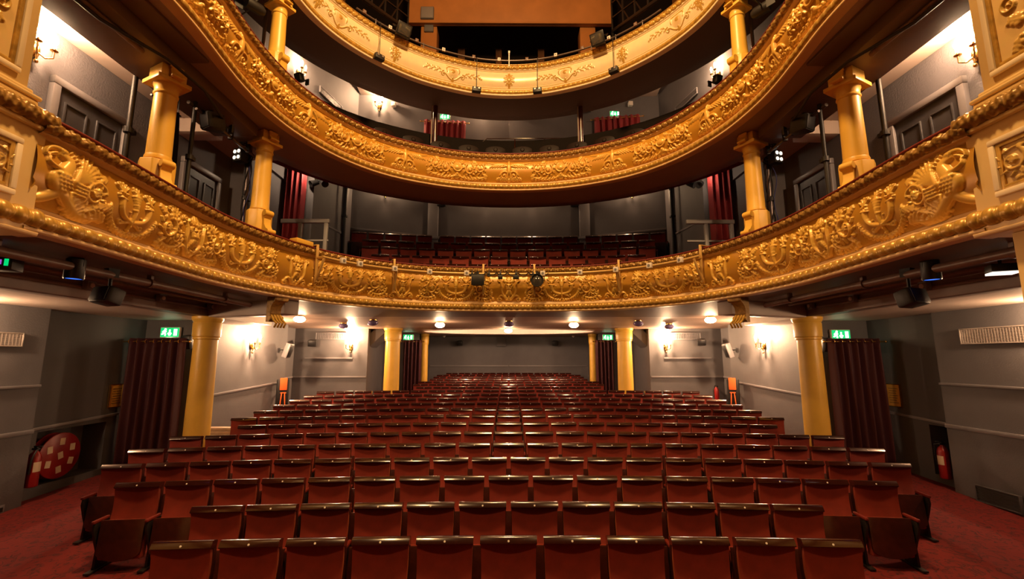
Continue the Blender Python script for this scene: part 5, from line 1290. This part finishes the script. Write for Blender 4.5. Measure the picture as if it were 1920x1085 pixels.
# gallery iron posts, rails
for sd, px in (('left', 817), ('right', 1088)):
    p = at(px, 188, Y=10.15); r = simple('iron_post', 'slim dark red iron post under the top balcony on the %s' % sd, 'post', (p.x, 10.15, H(4.85)))
    m = MB(); m.lathe([(.055, 0), (.055, 1.165)], n=16); m.build('shaft', M['wood'], r, smooth=50); m = MB(); m.lathe([(.085, 0), (.085, .1), (.06, .14)], n=16); m.build('base', M['wood'], r, smooth=40); m = MB(); m.boxes(-.09, -.065, -.06, -.035, .1, 1.15); m.build('conduit', M['beam'], r)
r = simple('guard_rail', 'thin dark guard rail on the gallery parapet at the middle', 'railing', (0, 0, 0)); m = MB(); a = [at(905, 266, Y=10.7), at(913, 260, Y=10.7), at(1070, 259, Y=10.7), at(1080, 266, Y=10.7)]; m.tube(a, .016, 8); m.build('rail', M['rail'], r, smooth=50)
for px in (965, 1020): m = MB(); q = at(px, 260, Y=10.7); m.tube([q, q - Vector((0, 0, .25))], .014, 8); m.build('post', M['rail'], r)
for sd, sg in (('left', -1), ('right', 1)):
    r = simple('guard_rail', 'grey guard rail in front of the bright red curtain, %s side' % sd, 'railing', (sg * 3.95, 8.55, H(1.75)))
    m = MB(); m.boxes(-.48, .46, -.03, .03, .86, .94); m.build('rail', M['trim'], r, bevel=.008)
    for x in (-.1, .40): m = MB(); m.boxes(x - .035, x + .035, -.03, .03, 0, .86); m.build('post', M['trim'], r, bevel=.006)
    m = MB(); m.boxes(-.48, .46, -.015, .015, .5, .53); m.build('lower_rail', M['trim'], r)
    # pipe down the corner of the circle wall
    p = at(625 if sg < 0 else 1284, 400, Y=11.6); r = simple('drain_pipe', 'black vertical pipe in the %s corner of the lowest balcony' % sd, 'pipe', (sg * 4.28, 11.4, H(2.45))); m = MB(); m.tube([(0, 0, 0), (0, 0, 2.9)], .045, 12); m.build('pipe', M['black'], r, smooth=50); m = MB(); m.boxes(-.06, .06, -.05, .06, 1.2, 1.25); m.build('clip', M['black'], r)
    # pair of black spots under the soffit, small blue lens
    p = at(599 if sg < 0 else 1305, 344, Y=9.3); r = simple('twin_spot', 'pair of black spotlights hung before the %s red curtain' % sd, 'lantern', p); m = MB(); m.tube([(0, 0, .05), (0, 0, .42)], .009, 6); m.tube([(-.1, 0, .05), (.1, 0, .05)], .012, 8); m.build('stem', M['black_metal'], r)
    for x, a in ((-.10, .8), (.10, -.8)): m = MB(); m.lathe([(.05, .09), (.075, -.09), (.06, -.09), (1e-4, -.05)], n=18, axis='y'); m.xform(Matrix.Translation((x, 0, 0)) @ Matrix.Rotation(-a * sg * -1, 4, 'Z') @ Matrix.Rotation(.5, 4, 'X')); m.build('head', M['black'], r, smooth=40)
    p = at(652 if sg < 0 else 1255, 344 if sg < 0 else 341, Y=9.2); r = simple('blue_spot', 'small lantern with blue lens under the %s of the middle balcony' % sd, 'lantern', p); m = MB(); m.lathe([(.02, .09), (.04, .06), (.06, -.03), (.05, -.035)], n=18); m.build('shade', M['white'], r, smooth=40); m = MB(); m.lathe([(.05, -.03), (1e-4, -.06)], n=18); m.build('lens', M['blue'], r, smooth=40); m = MB(); m.tube([(0, 0, .08), (0, 0, H(3.55) - p.z)], .01, 6); m.build('stem', M['black_metal'], r)
    p = at(578 if sg < 0 else 1325, 318 if sg < 0 else 323, Y=9.0); r = simple('recessed_downlight', 'small lit round downlight at the inner end of the %s red curtain rod' % sd, 'lamp', (p.x, 9.0, p.z)); m = MB(); m.lathe([(.06, 0), (.06, .03), (.02, .05)], n=18); m.build('rim', M['white'], r, smooth=40); m = MB(); m.lathe([(.05, -.002), (1e-4, -.006)], n=18); m.build('lens', M['led'], r, smooth=40); point('downlight', (.0, -.03, -.05), 22 if sg < 0 else 8, (1, .7, .45), .04, r); m = MB(); m.tube([(0, 0, .04), (0, .12, .1), (0, .14, .9)], .01, 6); m.build('stem', M['black_metal'], r)

# poles, pipes, cables and fixtures in the side boxes
for sd, sg in (('left', -1), ('right', 1)):
    mir = lambda px: px if sg < 0 else 1908 - px
    def pole(px, py, X, z0, z1, rad, label, mt='black_metal', caps=True):
        p = at(mir(px), py, X=sg * X); r = simple('scaffold_pole', label, 'pole', (sg * X, p.y, z0)); m = MB(); m.tube([(0, 0, 0), (0, 0, z1 - z0)], rad, 14); m.build('tube', M[mt], r, smooth=50)
        m = MB(); m.boxes(-.07, .07, -.07, .07, 0, .02); m.build('base_plate', M[mt], r)
        m = MB(); m.lathe([(rad + .012, -.03), (rad + .02, -.03), (rad + .02, .03), (rad + .012, .03)], (0, 0, (z1 - z0) * .62), 14); m.boxes(-.03, .03, rad, rad + .05, (z1 - z0) * .62 - .025, (z1 - z0) * .62 + .025); m.build('clamp', M['black'], r); return r, p.y
    r1, y1 = pole(251, 200, 4.52, H(1.08), H(3.66), .030, 'dark scaffold pole standing by the door in the %s box' % sd, 'black')
    r2, y2 = pole(362, 260, 4.16, H(1.08), H(3.52), .026, 'dark scaffold pole just beyond the %s box column' % sd, 'black')
    r3, y3 = pole(465, 340, 4.32, H(1.08), H(3.53), .036, 'grey scaffold pole wound with cables beside the %s balcony column' % sd, 'pipe')
    m = MB()
    for a in range(4): m.tube([(.05 * math.cos(t * 5 + a * 1.6), .05 * math.sin(t * 5 + a * 1.6), t) for t in np.linspace(.3 + .1 * a, 2.2, 34)], .009, 6)
    m.build('cable', M['wire'], r3, smooth=60)
    m = MB(); m.tube([(.06 + .03 * math.cos(t * 7), -.05 + .03 * math.sin(t * 9), t) for t in np.linspace(1.0, 2.3, 40)], .008, 6); m.build('blue_cable', M['wire_blue'], r3, smooth=60)
    # coil of cables at its head
    r = simple('cable_coil', 'tangled dark cables at the head of the %s grey scaffold pole' % sd, 'cable', (sg * 4.34, y3 - .09, H(3.40))); q = random.Random(5)
    for c in range(5):
        m = MB(); R_ = q.uniform(.04, .08); m.tube([(R_ * math.cos(t) + .02 * math.sin(3 * t), .03 * c - .05 + .02 * math.cos(2 * t), R_ * 1.4 * math.sin(t) - .03 * c) for t in np.linspace(0, 2 * PI, 26)], .010, 6, False); m.build('cable', M['wire_blue' if c == 2 else 'wire'], r, smooth=60)
    # two pipes from pole to pole, with clips
    for j, (dx, dz, rad, t) in enumerate(((-.08, 3.31, .024, 'upper'), (.03, 3.22, .018, 'lower'))):
        r = simple('lighting_pipe', '%s thin steel pipe between the scaffold poles of the %s boxes' % (t, sd), 'pipe', (0, 0, 0)); m = MB(); m.tube([(sg * (4.10 - dx), y2 - .1, H(dz)), (sg * (4.14 - dx), y3 + .05, H(dz))], rad, 10); m.build('pipe', M['pipe'], r, smooth=50)
        for k_ in range(3): y = y2 + .2 + k_ * .45; m = MB(); m.boxes(sg * (4.12 - dx) - .03, sg * (4.12 - dx) + .03, y, y + .04, H(dz) - .03, H(3.365)); m.build('clip', M['black_metal'], r)
    r = simple('lighting_pipe', 'brown pipe running under the %s box ceiling towards the stage' % sd, 'pipe', (0, 0, 0)); m = MB(); m.tube([(sg * 4.02, 3.35, H(3.335)), (sg * 4.02, 4.55, H(3.335))], .028, 10); m.build('pipe', M['pipe_brown'], r, smooth=50)
    m = MB(); m.tube([(sg * 4.02, 3.4, H(3.29)), (sg * 4.0, 4.0, H(3.28)), (sg * 3.74, 4.55, H(3.24)), (sg * 3.70, 5.1, H(3.22)), (sg * 3.88, 5.75, H(3.22))], .018, 8); m.build('cable', M['wire'], r, smooth=60)
    p = at(mir(394), 198, X=sg * 4.02); speaker((sg * 3.98, y2 + .12, p.z - .22), -sg * -.5, .22, .24, .22, 'black loudspeaker on the dark pole beyond the %s box column' % sd, .2)
    p = at(mir(467), 300, X=sg * 4.3); r = simple('blinder_lamp', 'black lamp box with four round lenses beside the %s grey scaffold pole' % sd, 'lantern', (sg * 4.36, y3 - .20, p.z), sg * .35)
    m = MB(); m.boxes(-.09, .09, -.05, .09, -.11, .11); m.build('housing', M['black'], r, bevel=.012)
    for x in (-.042, .042):
        for z in (-.05, .05): m = MB(); m.lathe([(.030, -.050), (.030, -.058), (.012, -.064), (1e-4, -.065)], (x, 0, z), 14, 'y'); m.build('lens', M['led'], r, smooth=40)
    m = MB(); m.tube([(0, .05, .1), (0, .05, .22), (.13, .03, .22)], .010, 6); m.build('bracket', M['black_metal'], r)
    # upper stage lanterns by the top column
    p = at(mir(478), 15, Y=6.4); r = simple('stage_lantern', 'black stage lantern on an arm by the %s upper column' % sd, 'lantern', p, sg * .6)
    m = MB(); m.lathe([(.05, .16), (.085, .10), (.09, -.12), (.075, -.12), (1e-4, -.06)], n=18, axis='y'); m.build('housing', M['black'], r, smooth=40); m = MB(); m.boxes(-.10, .10, -.28, -.11, .085, .095); m.boxes(-.10, -.09, -.24, -.11, -.09, .09); m.build('barn_door', M['black_metal'], r); m = MB(); m.tube([(0, 0, .08), (0, .05, .16), (sg * -.25, .1, .2)], .014, 8); m.tube([(0, 0, 0), (-.25, -.1, -.12), (-.5, -.1, -.1)], .012, 8); m.build('arm', M['black_metal'], r, smooth=40)
    pp = at(mir(497), 60, X=sg * 4.2); r = simple('scaffold_pole', 'slim grey pole beside the %s upper column' % sd, 'pole', (sg * 4.2, pp.y, H(3.76))); m = MB(); m.tube([(0, 0, 0), (0, 0, 2.24)], .028, 12); m.build('tube', M['pipe'], r, smooth=50); m = MB(); m.boxes(-.05, .05, -.05, .05, 0, .02); m.build('base_plate', M['pipe'], r)
    pq = at(mir(563), 147, Y=8.3); speaker(pq, -sg * -.4, .16, .14, .16, 'small black speaker below the %s gallery side sconce' % sd, .3)
p = at(288, 235, X=-4.30); r = simple('black_drape', 'limp black cloth hanging beside the left box column', 'drape', (-4.33, p.y + .22, H(1.4))); NU, NV = 25, 14; V = np.zeros((NU, NV, 3))
for i in range(NU):
    for j in range(NV): u, v = i / (NU - 1), j / (NV - 1); V[i, j] = (.05 * math.sin(u * 14), -.20 + .40 * u * (.55 + .45 * math.sin(PI * (.15 + .6 * v))), 1.75 * v)
B = V.copy(); B[..., 0] += .012; grid_mesh('cloth', np.concatenate([V, B[:, ::-1]], 1), M['dark'], r, closed_v=True); m = MB(); m.tube([(0, -.25, 1.76), (0, .25, 1.76)], .012, 8); m.tube([(0, -.2, 1.76), (0, -.2, 1.97)], .006, 6); m.tube([(0, .2, 1.76), (0, .2, 1.97)], .006, 6); m.build('rod', M['black_metal'], r)

# lighting rail, floods and drop lights on the top front
r = simple('lighting_rail', 'dark steel lighting rail along the top balcony edge', 'rail', (0, 0, 0)); ZR = H(6.92)
SR = T3.s_of_px(1240, 6.9); pts = [T3.point(s_, .03)[0] + Vector((0, 0, ZR)) for s_ in np.linspace(-SR, SR, 80)]
m = MB(); m.tube(pts, .02, 10); m.build('pipe', M['pipe'], r, smooth=50)
for px in (703, 793, 890, 1008, 1110, 1155, 1205): s_ = T3.s_of_px(px, 6.9); q, nn = T3.point(s_, .03); m = MB(); m.tube([q + Vector((0, 0, H(6.795))), q + Vector((0, 0, ZR + .03))], .014, 8); m.build('stanchion', M['pipe'], r)
bi = 0
for px in (679, 729, 778, 831, 888, 935, 988, 1042, 1092, 1144, 1195): 
    bi += 1; s_ = T3.s_of_px(px, 6.92); q, nn = T3.point(s_, .065); b_ = simple('socket_box', 'small pale socket box on the top lighting rail, %s from its left end' % ORD[bi], 'socket', q + Vector((0, 0, ZR)), math.atan2(nn.x, -nn.y)); m = MB(); m.boxes(-.035, .035, -.02, .02, -.04, .04); m.build('housing', M['pipe_brown' if bi % 2 else 'white'], b_, bevel=.004); m = MB(); m.lathe([(.016, -.02), (.016, -.026)], n=10, axis='y'); m.build('outlet', M['trim'], b_)
for px, t in ((742, 'left'), (1133, 'right')):
    s_ = T3.s_of_px(px, 6.75); q, nn = T3.point(s_, .33); r = simple('flood_lantern', 'tilted flood lantern clamped to the %s of the top lighting rail' % t, 'lantern', q + Vector((0, 0, H(6.80))), math.atan2(nn.x, -nn.y)); T = Matrix.Rotation(.5, 4, 'X')
    m = MB(); m.prism([(-.16, -.06), (.16, -.06), (.10, .14), (-.10, .14)], -.13, .13, T); m.build('housing', M['black_metal'], r, bevel=.012); m = MB(); m.boxes(-.13, .13, -.068, -.058, -.10, .10); m.xform(T); m.build('lens', M['glass'], r, bevel=.004); m = MB(); m.tube([(-.18, 0, 0), (-.18, .12, .12), (.18, .12, .12), (.18, 0, 0)], .012, 6); m.build('yoke', M['black_metal'], r)
for px, t in ((703, 'outer left'), (890, 'inner left'), (1010, 'inner right'), (1157, 'outer right')):
    s_ = T3.s_of_px(px, 6.1); q, nn = T3.point(s_, .19); r = simple('drop_light', 'small black fixture hung on a cord over the top balcony lip, %s' % t, 'lantern', q + Vector((0, 0, H(6.03))), math.atan2(nn.x, -nn.y))
    m = MB(); m.boxes(-.10, .10, -.05, .06, -.06, .05); m.build('housing', M['black'], r, bevel=.01); m = MB(); m.tube([(0, 0, .05), (0, 0, .78), (0, .13, .885)], .007, 6); m.build('cord', M['wire'], r)
    m = MB(); m.boxes(-.07, -.03, -.058, -.048, .0, .03); m.boxes(.03, .07, -.058, -.048, .0, .03); m.build('lens', M['grille'], r)
p = at(952, 118, Y=9.72); r = simple('rail_clip', 'pale vertical clip at the middle of the top balcony front', 'clip', (0.0, 9.62, p.z)); m = MB(); m.boxes(-.012, .012, -.02, .02, -.17, .22); m.build('strap', M['white'], r); m = MB(); m.boxes(-.02, .02, -.03, .03, .16, .22); m.build('hook', M['white'], r)
# gantries beside the top opening and the drapes inside it
for sd, sg in (('left', -1), ('right', 1)):
    mir = lambda px: px if sg < 0 else 1912 - px
    r = simple('steel_gantry', 'dark steel access gantry %s of the ochre bulkhead' % ('left' if sg < 0 else 'right'), 'gantry', (0, 0, 0))
    A_, B_ = at(mir(640), -30, Y=9.6), at(mir(764), 58, Y=12.4)
    for dz in (0, .45, .95): m = MB(); m.bar(A_ + Vector((0, 0, dz)), B_ + Vector((0, 0, dz)), .07 if dz == 0 else .04, .09 if dz == 0 else .04); m.build('rail', M['black_metal'], r, bevel=.006)
    for k_ in range(6): q = A_.lerp(B_, k_ / 5); m = MB(); m.bar(q - Vector((0, 0, .05)), q + Vector((0, 0, 1.0 if k_ < 5 else 2.4)), .045); m.build('post', M['black_metal'], r, bevel=.004)
    for k_ in range(4): a, b = A_.lerp(B_, k_ / 5 + .1), A_.lerp(B_, k_ / 5 + .3); m = MB(); m.bar(a + Vector((0, 0, .02)), b + Vector((0, 0, .95)), .03); m.build('brace', M['black_metal'], r)
    m = MB(); q = B_ - Vector((0, 0, .0)); m.bar(q, Vector((q.x, q.y, H(7.9))), .06); m.build('leg', M['black_metal'], r)
for j, (a, b) in enumerate(((858, 871), (929, 940), (1008, 1020))):
    p, q = at(a, 90, Y=14.2), at(b, 90, Y=14.2); r = simple('stage_drape', 'narrow brown drape in the dark opening above the top balcony, %s' % ('leftmost', 'middle one', 'rightmost')[j], 'drape', ((p.x + q.x) / 2, 14.2, H(8.3))); L = q.x - p.x; NU = 25; V = np.zeros((NU, 4, 3))
    for i in range(NU):
        for k_ in range(4): V[i, k_] = (-L / 2 + L * i / (NU - 1), .03 * math.cos(i * 1.6), k_ * .75)
    B = V.copy(); B[..., 1] += .015; grid_mesh('cloth', np.concatenate([V, B[:, ::-1]], 1), M['brownfold'], r, closed_v=True); m = MB(); m.tube([(-L / 2 - .05, 0, 2.26), (L / 2 + .05, 0, 2.26)], .015, 8); m.build('rod', M['black_metal'], r)
p = at(801, 26, Y=12.58); r = simple('vent_panel', 'grey square panel on the left end of the ochre bulkhead', 'panel', p); m = MB(); m.boxes(-.20, .20, -.05, .03, -.20, .20); m.build('plate', M['wall'], r, bevel=.008); m = MB(); m.boxes(-.18, .18, -.058, -.048, -.18, .18); m.build('cover', M['trim'], r, bevel=.004)
p = at(804, 54, Y=12.73); r = simple('vent_panel', 'smaller grey panel at the top of the left ochre pillar', 'panel', p); m = MB(); m.boxes(-.14, .14, -.05, .03, -.13, .13); m.build('plate', M['wall'], r, bevel=.008); m = MB(); m.boxes(-.12, .12, -.058, -.048, -.11, .11); m.build('cover', M['wall'], r, bevel=.004)
